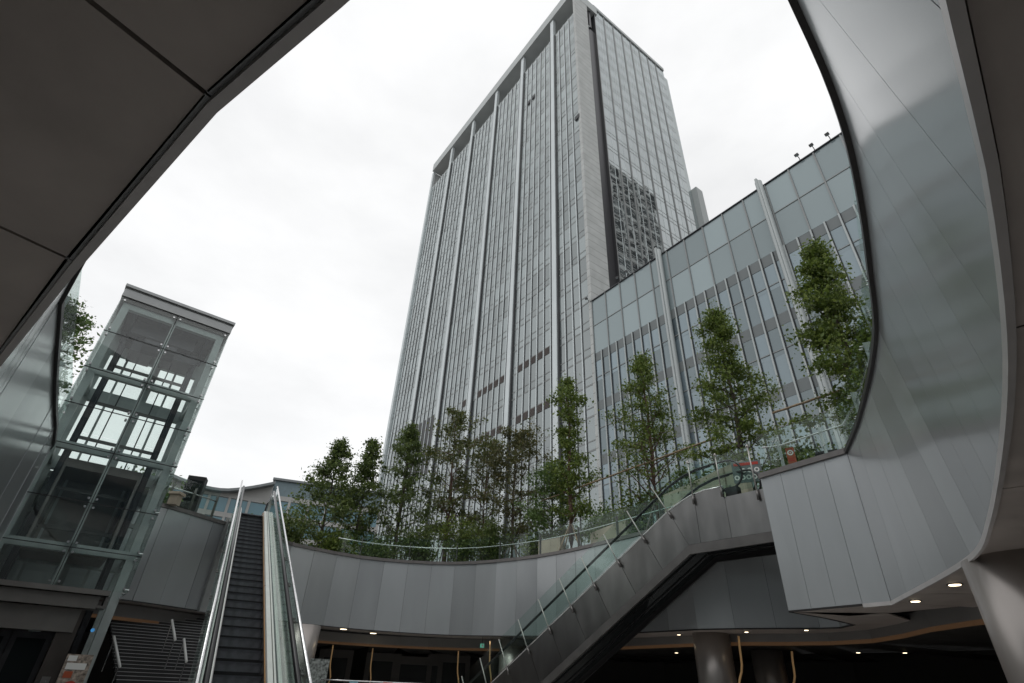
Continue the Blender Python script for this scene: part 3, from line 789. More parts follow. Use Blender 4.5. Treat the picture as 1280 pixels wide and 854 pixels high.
for z_ in LR:
    for x_ in (-HW+.12, -.10, .10, HW-.12):
        for dz in (-.12, .12):
            q = lf+lx*x_+Z*(z_+dz); k.tube([q-ly*.03, q+ly*.12], .034, 8)
for z_ in LR[:-1]:
    for y_ in (.3, 1.3, 2.4):
        q = lf+lx*HW+ly*y_+Z*(z_+.12); k.tube([q-lx*.12, q+lx*.03], .022, 8)
k.build('glass_bolt', M['steel'], lift)['kind'] = 'stuff'
k = MB(); lb(k, (-HW-.02, HW+.02), (-.04, LD+.03), (12.34, 12.62)); lb(k, (-HW-.0, HW+.0), (-.01, LD), (12.621, 12.70)); lb(k, (-HW-.05, HW+.05), (-.10, LD+.06), (12.701, 12.80)); k.build('roof', M['roof_metal'], lift)
k = MB(); lb(k, (-1.1, .9), (.7, 2.1), (11.5, 12.0)); lb(k, (-.9, -.2), (.9, 1.9), (10.95, 11.5)); lb(k, (.1, 1.1), (.9, 2.0), (11.1, 11.45)); k.tube([lf+lx*-.6+ly*.8+Z*11.2, lf+lx*.4+ly*.8+Z*11.2], .33, 14); lb(k, (-1.3, 1.3), (1.2, 1.35), (11.3, 11.45)); k.build('hoist_machine', M['darkmetal'], lift)
for x_ in (-1.15, 1.1):
    k = MB(); lb(k, (x_-.05, x_+.05), (1.2, 1.3), (0, 11.3)); lb(k, (x_-.1, x_+.1), (1.3, 1.32), (0, 11.3)); k.build('guide_rail', M['darkmetal'], lift)
k = MB()
for x_ in (-.55, .45): k.tube([lf+lx*x_+ly*1.4+Z*6.9, lf+lx*x_+ly*1.4+Z*11.2], .02, 5)
k.build('hoist_rope', M['black'], lift)
for x_ in (-.85, .72):
    k = MB(); lb(k, (x_-.035, x_+.035), (LD-.6, LD-.52), (0, 12.0)); k.build('cable_tray', M['lift_frame'], lift)
for z_ in (10.4, 9.0, 7.8, 6.2, 5.1):
    k = MB(); lb(k, (-1.2, 1.15), (1.31, 1.36), (z_-.05, z_+.05)); k.build('rail_bracket', M['satin_trim'], lift)
k = MB(); lb(k, (.78, 1.02), (1.9, 2.1), (5.0, 6.6)); k.build('counterweight', M['darkmetal'], lift)
car = MB(); lb(car, (-1.05, .95), (.5, 2.2), (4.3, 4.5)); lb(car, (-1.05, .95), (.5, 2.2), (6.65, 6.9)); lb(car, (-1.05, -.98), (.5, 2.2), (4.5, 6.65)); lb(car, (.88, .95), (.5, 2.2), (4.5, 6.65)); lb(car, (-.97, .87), (2.12, 2.2), (4.5, 6.65)); car.build('lift_car', M['lintel'], lift)
# canopy and doorway
k = MB(); lb(k, (-HW-.5, HW-.45), (-.75, .0), (3.30, 3.42)); lb(k, (-HW-.5, HW-.62), (-.6, -.002), (2.98, 3.28)); k.build('canopy', M['lintel'], lift)
k = MB(); lb(k, (HW-.62, HW-.42), (-.7, -.02), (3.0, 3.06)); lb(k, (HW-.50, HW-.42), (-.7, -.02), (3.06, 3.28)); k.build('canopy_bracket', M['satin_trim'], lift)
k = MB(); lb(k, (-HW+.1, .85), (-.35, .05), (2.42, 2.96)); k.build('door_lintel', M['lintel'], lift)
for x_ in (-HW+.05, .52):
    k = MB(); lb(k, (x_, x_+.42), (-.3, .1), (0, 2.42 if x_ < 0 else 2.95)); k.build('door_jamb', M['portal'], lift)
for x0, x1 in ((-1.25, -.36), (-.34, .5)):
    k = MB(); lb(k, (x0, x1), (.0, .05), (0.02, 2.40)); d_ = k.build('lift_door', M['darkmetal'], lift)
    k = MB(); lb(k, (x0+.12, x1-.12), (-.012, -.002), (.2, 2.25)); k.build('door_glass', M['twin_glass'], d_)
k = MB(); q = lf+lx*.72-ly*.31+Z*1.25; k.obox(q, lx, ly, Z, (-.09, .09), (-.012, 0), (-.25, .2)); kp = k.build('call_panel', M['satin'], lift)
k = MB()
for z_ in (-.1, .0, .1): k.tube([q+Z*z_-ly*.03, q+Z*z_-ly*.012], .025, 10)
k.build('call_button', M['steel'], kp)
k = MB(); q = lf+lx*1.28-ly*.05+Z*2.52; k.tube([q-ly*.04, q], .045, 14); k.build('indicator_lamp', M['bluelamp'], lift)
# bridge from the lift to the plaza
k = MB(); k.obox(lf, lx, ly, Z, (-HW+.1, HW-.1), (LD+.02, LD+2.2), (6.75, 6.98)); k.build('landing_bridge', M['coping_light'], lift)

# ================================================================ LEFT ESCALATOR
eu = Vector((-.458, .889, 0)); en = Vector((.889, .458, 0))     # uphill, to the right
R1 = Vector((-9.59, 21.69, 0))                                    # right step edge at the top comb
SWD = .80
T30 = math.tan(R_(23.8))
esc = thing('escalator', tuple(R1-eu*11), 'steep escalator with black steps and cream decks rising to the plaza at the left', 'escalator')
run = ZP/T30
def ep(t, o, z): return R1-eu*t+en*o+Z*z        # t = horizontal distance downhill from the top comb
def nos(t): return ZP-t*T30 if t > 0 else ZP
sr, sk = .205, .205/T30
ns = int(ZP/sr)
st = None
for i in range(ns):
    t0 = sk*i; z_ = ZP-sr*(i+1)-.01
    o = ep(t0, 0, z_)
    if st is None:
        k = MB(); k.cur = 0
        prof = [ep(t0-sk*.05, -SWD, z_-.005), ep(t0+sk, -SWD, z_-.005), ep(t0+sk, -SWD, z_-.02), ep(t0+sk-.02, -SWD, z_-.06), ep(t0+sk-.035, -SWD, z_-sr+.005), ep(t0+sk-.05, -SWD, z_-sr-.02), ep(t0-sk*.05, -SWD, z_-.1)]
        k.prism(prof, en*SWD)
        k.cur = 1; k.obox(ep(t0+sk, -SWD, z_), -eu, en, Z, (-.03, .006), (0, SWD), (-.03, .002)); k.obox(ep(t0+sk-.03, -SWD, z_), -eu, en, Z, (-.03, .008), (0, SWD), (-sr-.005, -sr+.025))
        st = k.build('step', [M['step'], M['black']], esc, at=o)
    else: inst(st, esc, o-ORG[esc.name])
def along(k, o0, o1, za, zb_, t0=-2.3, t1=run):
    # strip whose section is o0..o1 by za..zb_ above the nosing line
    for ta, tb_ in ((t0, 0), (0, t1)):
        k.hexa([ep(ta, o0, nos(ta)+za), ep(ta, o1, nos(ta)+za), ep(tb_, o1, nos(tb_)+za), ep(tb_, o0, nos(tb_)+za),
                ep(ta, o0, nos(ta)+zb_), ep(ta, o1, nos(ta)+zb_), ep(tb_, o1, nos(tb_)+zb_), ep(tb_, o0, nos(tb_)+zb_)])
def path(o, z_, t0=-2.3, t1=run): return [ep(t, o, nos(t)+z_) for t in (t0, -1.2, -.5, -.12, .25, .9, 2, 5, 8, t1)]
for sd_, e0 in ((1, .004), (-1, -SWD-.004)):
    q = lambda a_, b_: tuple(sorted((e0+sd_*a_*.74, e0+sd_*b_*.74)))
    k = MB(); along(k, *q(.0, .02), -.35, .16); k.build('skirt', M['satin'], esc)
    k = MB(); along(k, *q(-.016, -.001), .10, .135); k.build('safety_brush', M['yellow'] if sd_ > 0 else M['black'], esc)
    k = MB(); along(k, *q(.022, .14), .15, .195); k.build('inner_deck', M['deck'], esc)
    k = MB(); along(k, *q(.142, .16), .11, .17); k.build('deck_gap', M['black'], esc)
    k = MB(); along(k, *q(.162, .205), .15, .20); k.build('inner_deck', M['deck'], esc)
    k = MB(); along(k, *q(.207, .26), .09, .17); k.build('glass_channel', M['darkmetal'], esc)
    ng = 8
    for i in range(ng):
        ta, tb_ = run*i/ng+.01, run*(i+1)/ng-.01
        k = MB(); o0, o1 = q(.228, .240)
        k.hexa([ep(ta, o0, nos(ta)+.2), ep(ta, o1, nos(ta)+.2), ep(tb_, o1, nos(tb_)+.2), ep(tb_, o0, nos(tb_)+.2), ep(ta, o0, nos(ta)+1.0), ep(ta, o1, nos(ta)+1.0), ep(tb_, o1, nos(tb_)+1.0), ep(tb_, o0, nos(tb_)+1.0)])
        k.build('balustrade_glass', M['rail_glass'], esc)
    # newel glass and handrail with rounded end
    k = MB(); oc = e0+sd_*.173
    nw = [ep(0, oc-.006, ZP+.2), ep(0, oc-.006, ZP+1.0), ep(-1.7, oc-.006, ZP+1.0)]+[ep(-1.7-.4*math.sin(g_), oc-.006, ZP+.6+.4*math.cos(g_)) for g_ in (R_(30), R_(60), R_(90), R_(120), R_(150))]+[ep(-1.7, oc-.006, ZP+.2)]
    k.prism(nw, en*.012); k.build('newel_glass', M['rail_glass'], esc)
    hp = [ep(t_, oc, nos(t_)+1.03) for t_ in (run, 8, 5, 2, .9, .3)]+[ep(0, oc, ZP+1.0), ep(-.4, oc, ZP+1.03), ep(-1.7, oc, ZP+1.03)]+[ep(-1.7-.43*math.sin(g_), oc, ZP+.6+.43*math.cos(g_)) for g_ in (R_(30), R_(60), R_(90), R_(120), R_(150))]+[ep(-1.6, oc, ZP+.2)]
    k = MB(); k.tube(hp, .042, 8); k.build('handrail', M['rubber'], esc, True)
    k = MB(); k.tube([p_-Z*.055 for p_ in hp[:9]], .03, 6); k.build('handrail_profile', M['steel'], esc, True)
    k = MB(); along(k, *q(.262, .345), .10, .17); k.build('outer_deck', M['deck'], esc)
    k = MB(); along(k, *q(.335, .355), -.9, .098); k.build('side_cladding', M['cladding'], esc)
k = MB(); along(k, -SWD-.25, .25, -.95, -.9); k.build('underside', M['darkmetal'], esc)
k = MB(); k.obox(ep(0, 0, ZP), -eu, en, Z, (-2.6, -.02), (-SWD, 0), (-.02, .012)); k.build('landing_plate', M['step'], esc)
k = MB(); k.obox(ep(run, 0, 0), -eu, en, Z, (-.3, 2.2), (-SWD, 0), (0, .02)); k.build('landing_plate', M['step'], esc)
# glass guard screens on both sides
for sd_, e0, lab in ((1, .29, 'tall glass side screen with a bright steel rail right of the black steps'), (-1, -SWD-.29, 'tall glass side screen with bolted clamps left of the black steps')):
    sc_ = thing('glass_screen', tuple(ep(5, e0, nos(5))), lab, 'glass screen')
    ng = 9; tt0 = -.55
    for i in range(ng):
        ta = tt0+(run-tt0)*i/ng+.01; tb_ = tt0+(run-tt0)*(i+1)/ng-.01
        zz = lambda t_: ZP-t_*T30
        k = MB(); k.hexa([ep(ta, e0-.006, zz(ta)-.35), ep(ta, e0+.006, zz(ta)-.35), ep(tb_, e0+.006, zz(tb_)-.35), ep(tb_, e0-.006, zz(tb_)-.35), ep(ta, e0-.006, zz(ta)+1.1), ep(ta, e0+.006, zz(ta)+1.1), ep(tb_, e0+.006, zz(tb_)+1.1), ep(tb_, e0-.006, zz(tb_)+1.1)])
        k.build('glass_panel', M['rail_glass'], sc_)
        if i:
            tm = ta
            for dz in (-.1, .9):
                k = MB()
                for ds in (-.07, .07): k.tube([ep(tm+ds, e0-.03, zz(tm+ds)+dz), ep(tm+ds, e0+.03, zz(tm+ds)+dz)], .022, 8)
                k.tube([ep(tm-.08, e0, zz(tm-.08)+dz), ep(tm+.08, e0, zz(tm+.08)+dz)], .012, 6)
                k.build('clamp', M['satin_trim'], sc_)
    k = MB(); k.tube([ep(t_, e0, ZP-t_*T30+1.13) for t_ in (tt0, 1, 4, 8, run)], .03, 8); k.build('top_rail', M['steel'], sc_, True)

# ================================================================ RIGHT ESCALATOR
TH = R_(49.5)
du = Vector((-math.cos(TH), math.sin(TH), 0)); dn = Vector((math.sin(TH), math.cos(TH), 0))
K0 = Vector((6.09, 18.06, 0)); EW = 1.55
es2 = thing('escalator', tuple(K0+du*6), 'stainless clad escalator climbing from the lower centre to the right hand rim', 'escalator')
def qp(t, n, z): return K0+du*t+dn*n+Z*z
S30 = math.tan(R_(29.6))
TB = 13.5
def zb2(t): return 5.77 if t < 0 else 5.77-t*S30
def zd2(t):
    pts_ = [(-1.46, 7.36), (-.8, 7.37), (-.3, 7.30), (.1, 7.17), (.45, 7.03), (.75, 6.88)]
    if t <= pts_[0][0]: return pts_[0][1]
    for (a0, v0), (a1, v1) in zip(pts_, pts_[1:]):
        if t <= a1: return v0+(v1-v0)*(t-a0)/(a1-a0)
    return 6.88-(t-.75)*S30
cuts = [-1.48, -.62, .42]
# cladding panels on both sides; joints perpendicular to the slope on the incline
CP, SP_ = math.cos(R_(29.6)), math.sin(R_(29.6))
def deck_b(t):   # foot on the bottom line for a joint whose head is at t on the deck line (perpendicular joint)
    if t < .3: return None
    dep = (zd2(t)-zb2(t))*CP
    return t-dep*SP_
heads = [.62+1.16*i for i in range(12)]
for side, n0, n1 in (('near', -.02, .0), ('far', EW, EW+.02)):
    # landing low part
    k = MB(); k.prism([qp(-3.4, n0, 5.77), qp(-1.50, n0, 5.77), qp(-1.50, n0, 7.03), qp(-3.4, n0, 7.03)], dn*(n1-n0)); k.build('cladding_panel', M['satin'], es2)
    g = .006
    pl_ = [(-1.49, 5.77), (-.42-g, 5.77)]+[(-.42-g, zd2(-.42)), (-.8, zd2(-.8)), (-1.49, zd2(-1.49))]
    k = MB(); k.prism([qp(t_, n0, z_) for t_, z_ in pl_], dn*(n1-n0)); k.build('cladding_panel', M['satin'], es2)
    pl_ = [(-.42+g, 5.77), (0, 5.77), (.02, zb2(.02)), (heads[0], zd2(heads[0])), (.45, zd2(.45)), (.1, zd2(.1)), (-.3, zd2(-.3)), (-.42+g, zd2(-.42))]
    k = MB(); k.prism([qp(t_, n0, z_) for t_, z_ in pl_], dn*(n1-n0)); k.build('cladding_panel', M['satin'], es2)
    prev = heads[0]
    for h_ in heads[1:]:
        f0 = max(.03, deck_b(prev)+g); f1 = deck_b(h_)-g
        pl_ = [(f0, zb2(f0)), (f1, zb2(f1)), (h_-g, zd2(h_-g)), (prev+g, zd2(prev+g))]
        if prev == heads[0]: pl_[0] = (.03, zb2(.03))
        k = MB(); k.prism([qp(t_, n0, z_) for t_, z_ in pl_], dn*(n1-n0)); k.build('cladding_panel', M['satin'], es2)
        prev = h_
    # bottom trim
    na, nb_ = (n0-.04, n1+.02) if side == 'near' else (n0-.02, n1+.04)
    k = MB()
    for (ta, tb_) in ((-3.4, 0), (0, TB)):
        k.hexa([qp(ta, na, zb2(ta)-.30), qp(ta, nb_, zb2(ta)-.30), qp(tb_, nb_, zb2(tb_)-.30), qp(tb_, na, zb2(tb_)-.30), qp(ta, na, zb2(ta)-.015), qp(ta, nb_, zb2(ta)-.015), qp(tb_, nb_, zb2(tb_)-.015), qp(tb_, na, zb2(tb_)-.015)])
    k.build('edge_trim', M['satin_trim'] if side == 'near' else M['black'], es2)
    # deck edge profile
    k = MB(); k.tube([qp(t_, (n0+n1)/2, zd2(t_)+.02) for t_ in (-1.49, -.8, -.3, .1, .45, .75, 2, 5, 9, TB)], .03, 8); k.build('deck_profile', M['steel'], es2, True)
# underside: dark glass trough set up inside
k = MB()
for (ta, tb_) in ((-3.4, 0), (0, TB)):
    k.hexa([qp(ta, .0, zb2(ta)-.12), qp(ta, EW, zb2(ta)-.12), qp(tb_, EW, zb2(tb_)-.12), qp(tb_, .0, zb2(tb_)-.12), qp(ta, .0, zb2(ta)+.05), qp(ta, EW, zb2(ta)+.05), qp(tb_, EW, zb2(tb_)+.05), qp(tb_, 0, zb2(tb_)+.05)])
k.build('underside_panel', M['twin_glass'], es2)
k = MB()
for n_ in (.5, 1.05):
    for (ta, tb_) in ((-3.4, -.02), (.02, TB)):
        k.hexa([qp(ta, n_-.02, zb2(ta)-.16), qp(ta, n_+.02, zb2(ta)-.16), qp(tb_, n_+.02, zb2(tb_)-.16), qp(tb_, n_-.02, zb2(tb_)-.16), qp(ta, n_-.02, zb2(ta)-.125), qp(ta, n_+.02, zb2(ta)-.125), qp(tb_, n_+.02, zb2(tb_)-.125), qp(tb_, n_-.02, zb2(tb_)-.125)])
k.build('underside_rib', M['black'], es2)
# inner decks, steps
for n0, n1 in ((.001, .30), (EW-.30, EW-.001)):
    k = MB()
    tt = (-1.45, -.8, -.3, .1, .45, .75, TB)
    for ta, tb_ in zip(tt, tt[1:]):
        k.hexa([qp(ta, n0, zd2(ta)-.06), qp(ta, n1, zd2(ta)-.06), qp(tb_, n1, zd2(tb_)-.06), qp(tb_, n0, zd2(tb_)-.06), qp(ta, n0, zd2(ta)), qp(ta, n1, zd2(ta)), qp(tb_, n1, zd2(tb_)), qp(tb_, n0, zd2(tb_))])
    k.build('deck', M['satin'], es2)
st = None
for i in range(32):
    t_ = .35+.33*i; z_ = 7.0-.33*S30*i-.1
    o = qp(t_, 0, z_)
    if st is None:
        k = MB(); k.prism([qp(t_, .3, z_), qp(t_+.33, .3, z_), qp(t_+.31, .3, z_-.19), qp(t_, .3, z_-.19)], dn*(EW-.6)); st = k.build('step', M['step'], es2, at=o)
    else: inst(st, es2, o-ORG[es2.name])
k = MB(); k.obox(qp(0, 0, 7.0), -du, dn, Z, (-.35, 3.4), (.05, EW-.05), (-.12, .0)); k.build('landing_plate', M['satin_trim'], es2)
# balustrade glass, handrails
for n_ in (.16, EW-.16):
    tt = [-1.55, -.42, .62]+[heads[i] for i in range(1, 12)]
    for ta, tb_ in zip(tt, tt[1:]):
        k = MB(); ms_ = [ta+.008, (ta+tb_)/2, tb_-.008]
        k.prism([qp(x, n_-.006, zd2(x)) for x in ms_]+[qp(x, n_-.006, zd2(x)+.98) for x in ms_[::-1]], dn*.012)
        k.build('balustrade_glass', M['rail_glass'], es2)
    cx, cz, rr_ = -1.68, 7.78, .47
    arc = [(cx-rr_*math.sin(R_(g_)), cz+rr_*math.cos(R_(g_))) for g_ in range(0, 181, 20)]
    k = MB(); k.prism([qp(-1.56, n_-.006, 7.35), qp(-1.56, n_-.006, cz+rr_-.03)]+[qp(a_, n_-.006, cz+(b_-cz)*.93) for a_, b_ in arc[1:-1]]+[qp(-1.68, n_-.006, 7.35)], dn*.012); k.build('newel_glass', M['rail_glass'], es2)
    hp = [qp(TB, n_, zd2(TB)+.92)]+[qp(t_, n_, zd2(t_)+.92) for t_ in (9, 6, 3, 1.2, .6)]+[qp(.1, n_, 8.08), qp(-.5, n_, 8.22), qp(-1.1, n_, 8.25)]+[qp(a_, n_, b_) for a_, b_ in arc]+[qp(-1.45, n_, 7.30)]
    k = MB(); k.tube(hp, .036, 8); k.build('handrail', M['rubber'], es2, True)
    k = MB(); k.tube([p_-Z*.045 for p_ in hp[:9]], .022, 6); k.build('handrail_profile', M['darkmetal'], es2, True)
k = MB(); k.obox(qp(-1.5, 0, 7.05), -du, dn, Z, (.02, .42), (.05, .32), (0, .28)); k.build('newel_base', M['black'], es2)
# guard screen of glass on stand-off posts along the near side
gs = thing('glass_screen', tuple(qp(5, -.08, 4)), 'glass guard screen on slim leaning posts along the stainless escalator', 'glass screen')
def pe(t, z_, n_=-.085): return qp(t, n_, z_)
up_t, up_z = SP_, CP
postt = [heads[i] for i in range(0, 11)]
for i, h_ in enumerate(postt):
    base = Vector((h_-up_t*.28, zd2(h_)-up_z*.28)); top = Vector((h_+up_t*1.12, zd2(h_)+up_z*1.12))
    k = MB(); k.tube([pe(base.x, base.y), pe(top.x, top.y)], .022, 8); k.build('post', M['post_metal'], gs, True)
    k = MB(); b2_ = Vector((h_-up_t*.0, zd2(h_)-up_z*.0)); k.tube([pe(base.x, base.y), pe(b2_.x, b2_.y)], .045, 10); k.build('post_sleeve', M['satin_trim'], gs, True)
    if i < len(postt)-1:
        h2 = postt[i+1]; g_ = .02
        A_ = [(h_+g_+up_t*.06, zd2(h_)+up_z*.06), (h2-g_+up_t*.06, zd2(h2)+up_z*.06), (h2-g_+up_t*1.10, zd2(h2)+up_z*1.10), (h_+g_+up_t*1.10, zd2(h_)+up_z*1.10)]
        k = MB(); k.prism([pe(a_, b_, -.115) for a_, b_ in A_], dn*.012); k.build('glass_panel', M['rail_glass'], gs)
for t_ in (-.42, -1.46, -2.6):
    k = MB(); zt = zd2(t_) if t_ > -1.49 else 7.03
    k.tube([pe(t_, zt-.15), pe(t_, 8.50)], .022, 8); k.tube([pe(t_, 8.42, -.16), pe(t_, 8.42, .02)], .02, 6); k.tube([pe(t_-.05, 8.42), pe(t_+.05, 8.42)], .02, 6); k.build('post', M['post_metal'], gs, True)
    k = MB(); k.tube([pe(t_, zt-.32), pe(t_, zt-.02)], .04, 10); k.build('post_sleeve', M['satin_trim'], gs, True)
tl = [.62, .2, -.1, -.42]
k = MB(); k.prism([pe(x, zd2(x)+.06, -.115) for x in tl]+[pe(-.42, 8.4, -.115), pe(-.1, 8.33, -.115), pe(.4, 8.15, -.115), pe(.62+up_t*1.1, zd2(.62)+up_z*1.1, -.115)], dn*.012); k.build('glass_panel', M['rail_glass'], gs)
for t0, t1 in ((-.44, -1.44), (-1.48, -2.58)):
    zt = 7.45 if t0 > -1 else 7.1
    k = MB(); k.prism([pe(t0, zt, -.115), pe(t1, zt, -.115), pe(t1, 8.4, -.115), pe(t0, 8.4, -.115)], dn*.012); k.build('glass_panel', M['rail_glass'], gs)

# ================================================================ STAIRS lower left
stt = thing('stairs', (-9.4, 17.25, 0), 'wide dark stone stairs rising under the rim between lift and escalator', 'stairs')
sa, sb_ = Vector((-.707, .707, 0)), Vector((.707, .707, 0))
so_ = Vector((-9.45, 17.2, 0))
src = None
for i in range(36):
    o = so_+sa*(.205*i)+Z*(.102*i)
    if src is None:
        k = MB(); k.cur = 0; k.obox(o, sa, sb_, Z, (0, .25), (0, 4.6), (-.0, .088)); k.cur = 1; k.obox(o, sa, sb_, Z, (-.02, .25), (0, 4.6), (.0885, .102)); src = k.build('step', [M['black'], M['stair']], stt, at=o)
    else: inst(src, stt, o-ORG[stt.name])
for (az0, d0, z0), (az1, d1, z1), lab in (((-30.83, 22, 1.745), (-31.98, 23.4, 2.56), 'white stair handrail nearest the glass lift'), ((-27.68, 22.5, 2.55), (-28.39, 24, 3.19), 'short white stair handrail highest under the rim'), ((-26.36, 22, 1.965), (-27.06, 23.5, 2.63), 'white stair handrail nearest the escalator')):
    a_, b_ = P2(az0, d0, z0), P2(az1, d1, z1)
    t = thing('handrail', tuple(a_-Z*.9), lab, 'handrail', 'white stair handrails')
    k = MB(); k.tube([a_, b_], .04, 8); k.build('rail', M['white'], t, True)
    for q in (a_.lerp(b_, .08), a_.lerp(b_, .92)):
        k = MB(); k.tube([q-Z*.9, q-Z*.02], .02, 6); k.build('post', M['steel'], t)

# ================================================================ RIM BALUSTRADES
def balustrade(idx, label, q_off=.12, pal=None, every=1):
    pts_ = [ring[i % ring_n][0]+outn(ring[(i) % ring_n], ring[(i+1) % ring_n])*sgn*q_off for i in idx]
    t = thing('glass_balustrade', tuple(pts_[len(pts_)//2]), label, 'balustrade')
    for p, q in zip(pts_, pts_[1:]):
        if (q-p).length < .1: continue
        d = (q-p).normalized(); n = Vector((d.y, -d.x, 0))*.012
        a_, b_ = p+d*.012+Z*.09, q-d*.012+Z*.09
        k = MB(); k.hexa([a_, b_, b_+n, a_+n, a_+Z*1.12, b_+Z*1.12, b_+n+Z*1.12, a_+n+Z*1.12]); k.build('glass_panel', M['rail_glass'], t)
    step_ = every
    for i in range(0, len(pts_), step_):
        p = pts_[i]; d = (pts_[min(i+1, len(pts_)-1)]-pts_[max(i-1, 0)]); d.z = 0; d.normalize(); n = outn(ring[idx[i] % ring_n], ring[(idx[i]+1) % ring_n])*sgn
        k = MB(); k.obox(p+n*.09, d, n, Z, (-.012, .012), (-.02, .12), (.06, 1.02)); k.build('post', M['lift_frame'] if pal else M['satin_trim'], t)
        for z_ in ((.35, .9) if pal else ()):
            k = MB()
            for s_ in (-.06, .06): k.tube([p+d*s_+n*-.02+Z*z_, p+d*s_+n*.05+Z*z_], .016, 6)
            k.tube([p+d*-.07+n*.05+Z*z_, p+d*.07+n*.05+Z*z_], .008, 5)
            k.build('spider_bolt', M['steel'], t)
    k = MB(); k.tube([p+outn(ring[i % ring_n], ring[(i+1) % ring_n])*sgn*.14+Z*.78 for p, i in zip(pts_, idx)], .024, 8); k.build('rail', M['steel'], t, True)
    return t
i_far0 = next(i for i, r in enumerate(ring) if r[2] == 'far')
i_far1 = max(i for i, r in enumerate(ring) if r[2] == 'far')
i_end1 = max(i for i, r in enumerate(ring) if r[2] == 'end')
i_lb0 = next(i for i, r in enumerate(ring) if r[2] == 'left_back')
i_lb1 = max(i for i, r in enumerate(ring) if r[2] == 'left_back')
balustrade(list(range(i_far0, i_far1-1)), 'long curved glass balustrade on the far rim in front of the trees', every=2)
balustrade(list(range(0, i_right, 3))+list(range(i_right, i_end1+1)), 'glass balustrade on the near right rim with bolted glass posts', .12, True, 2)
balustrade(list(range(i_lb0+1, i_lb1+1)), 'short glass balustrade on the rim between lift and steep escalator')
balustrade(list(range(i_left0, ring_n-4)), 'glass balustrade on the near left rim beside the lift', .12, True, 2)

# ================================================================ TREES
def tree(x, y, h, wd, clear, leafm, barkm, label, seed, nleaf=5200, prof='oval', ls=.12, lean=(0, 0), nb=34, z0=ZP):
    rn = random.Random(seed)
    t = thing('tree', (x, y, z0), label, 'tree', 'young trees on the plaza')
    wd *= 1.5; h *= 1.05; clear *= .7
    base = Vector((x, y, z0)); tk = MB(); lf_ = MB()
    tp_ = []; n = 9
    for i in range(n+1):
        f = i/n; tp_.append(base+Vector((lean[0]*f+rn.gauss(0, .05)*f*h*.12, lean[1]*f+rn.gauss(0, .05)*f*h*.12, h*f*.97)))
    r0_ = .035+.010*h
    tk.tube(tp_, [r0_*(1-.9*i/n)+.008 for i in range(n+1)], 8)
    def trunk_at(f):
        g_ = f*n; i = min(n-1, int(g_)); return tp_[i].lerp(tp_[i+1], g_-i)
    tips = []
    for b in range(nb):
        f = clear+(1-clear)*((b+rn.random())/nb)**.95
        g_ = (f-clear)/(1-clear)
        if prof == 'cone': L = wd*(1-g_)**.75*(.62+.38*min(1, g_*5))
        elif prof == 'column': L = wd*(.75+.25*math.sin(g_*9))*(1-g_**3)**.6
        elif prof == 'tiers': L = wd*(1-g_)**.8*(.45+.75*abs(math.sin(g_*8.5+.4)))
        else: L = wd*math.sin(math.pi*min(.98, .14+g_*.82))**.8
        L *= rn.uniform(.6, 1.15); L = max(L, .15)
        az = b*2.39996+rn.uniform(-.5, .5)
        el = R_(rn.uniform(12, 42) if prof != 'tiers' else rn.uniform(-2, 24))+g_*.3
        p = trunk_at(f); dr = Vector((math.cos(az)*math.cos(el), math.sin(az)*math.cos(el), math.sin(el)))
        pth = [p]; q = p
        for s in range(4):
            dr = (dr+Vector((rn.gauss(0, .16), rn.gauss(0, .16), rn.gauss(0, .12)-.03))).normalized(); q = q+dr*(L/4); pth.append(q)
        tk.tube(pth, [max(.006, r0_*.34*(1-g_*.6)*(1-s/4.6)) for s in range(5)], 5, False)
        for s in range(1, 5): tips.append((pth[s], dr, .30+.05*L, (s+1)*(.5+.5*L/wd)))
        for tw_ in range(3):
            s = rn.randint(1, 3); d2 = (dr+Vector((rn.gauss(0, .6), rn.gauss(0, .6), rn.gauss(.1, .35)))).normalized(); l2 = L*rn.uniform(.25, .5)
            e_ = pth[s]+d2*l2; tk.tube([pth[s], pth[s].lerp(e_, .5)+Vector((0, 0, .03)), e_], [.010, .008, .004], 4, False)
            tips.append((pth[s].lerp(e_, .55), d2, .24, 3)); tips.append((e_, d2, .28, 4))
    for f_ in (.86, .9, .94, .98, 1.0):
        tips.append((trunk_at(f_), Z, .26-.14*(f_-.86)/.14, 1.3))
    for q_ in range(5):
        e_ = trunk_at(.93)+Vector((rn.gauss(0, .22), rn.gauss(0, .22), rn.uniform(.4, 1.0))); tk.tube([trunk_at(.9), e_], [.01, .004], 4, False); tips.append((e_, Z, .14, 1.0))
    wsum = sum(q[3] for q in tips)
    for p, dr, rad, wt in tips:
        # leaves gathered in small sprays so that gaps stay open
        nn_ = max(3, int(nleaf*3.0*wt/wsum*rn.choice((.15, .5, 1.2, 2.0))))
        for _ in range(nn_):
            o = Vector((rn.gauss(0, 1), rn.gauss(0, 1), rn.gauss(0, .6)))*rad*.72
            c_ = p+o
            nrm = Vector((rn.gauss(0, .75), rn.gauss(0, .75), rn.gauss(.5, .6))).normalized()
            a_ = nrm.cross(Vector((rn.gauss(0, 1), rn.gauss(0, 1), rn.gauss(0, 1)))).normalized(); b_ = nrm.cross(a_)
            s1 = ls*min(2.2, .55+rn.expovariate(1.9)); s2 = s1*rn.uniform(.5, .75)
            lf_.quad(c_-a_*s1*.5, c_+b_*s2*.5+a_*s1*.05, c_+a_*s1*.5-nrm*s1*.12, c_-b_*s2*.5+a_*s1*.05)
    tk.build('trunk', barkm, t, True); lf_.build('crown', leafm, t)
    return t
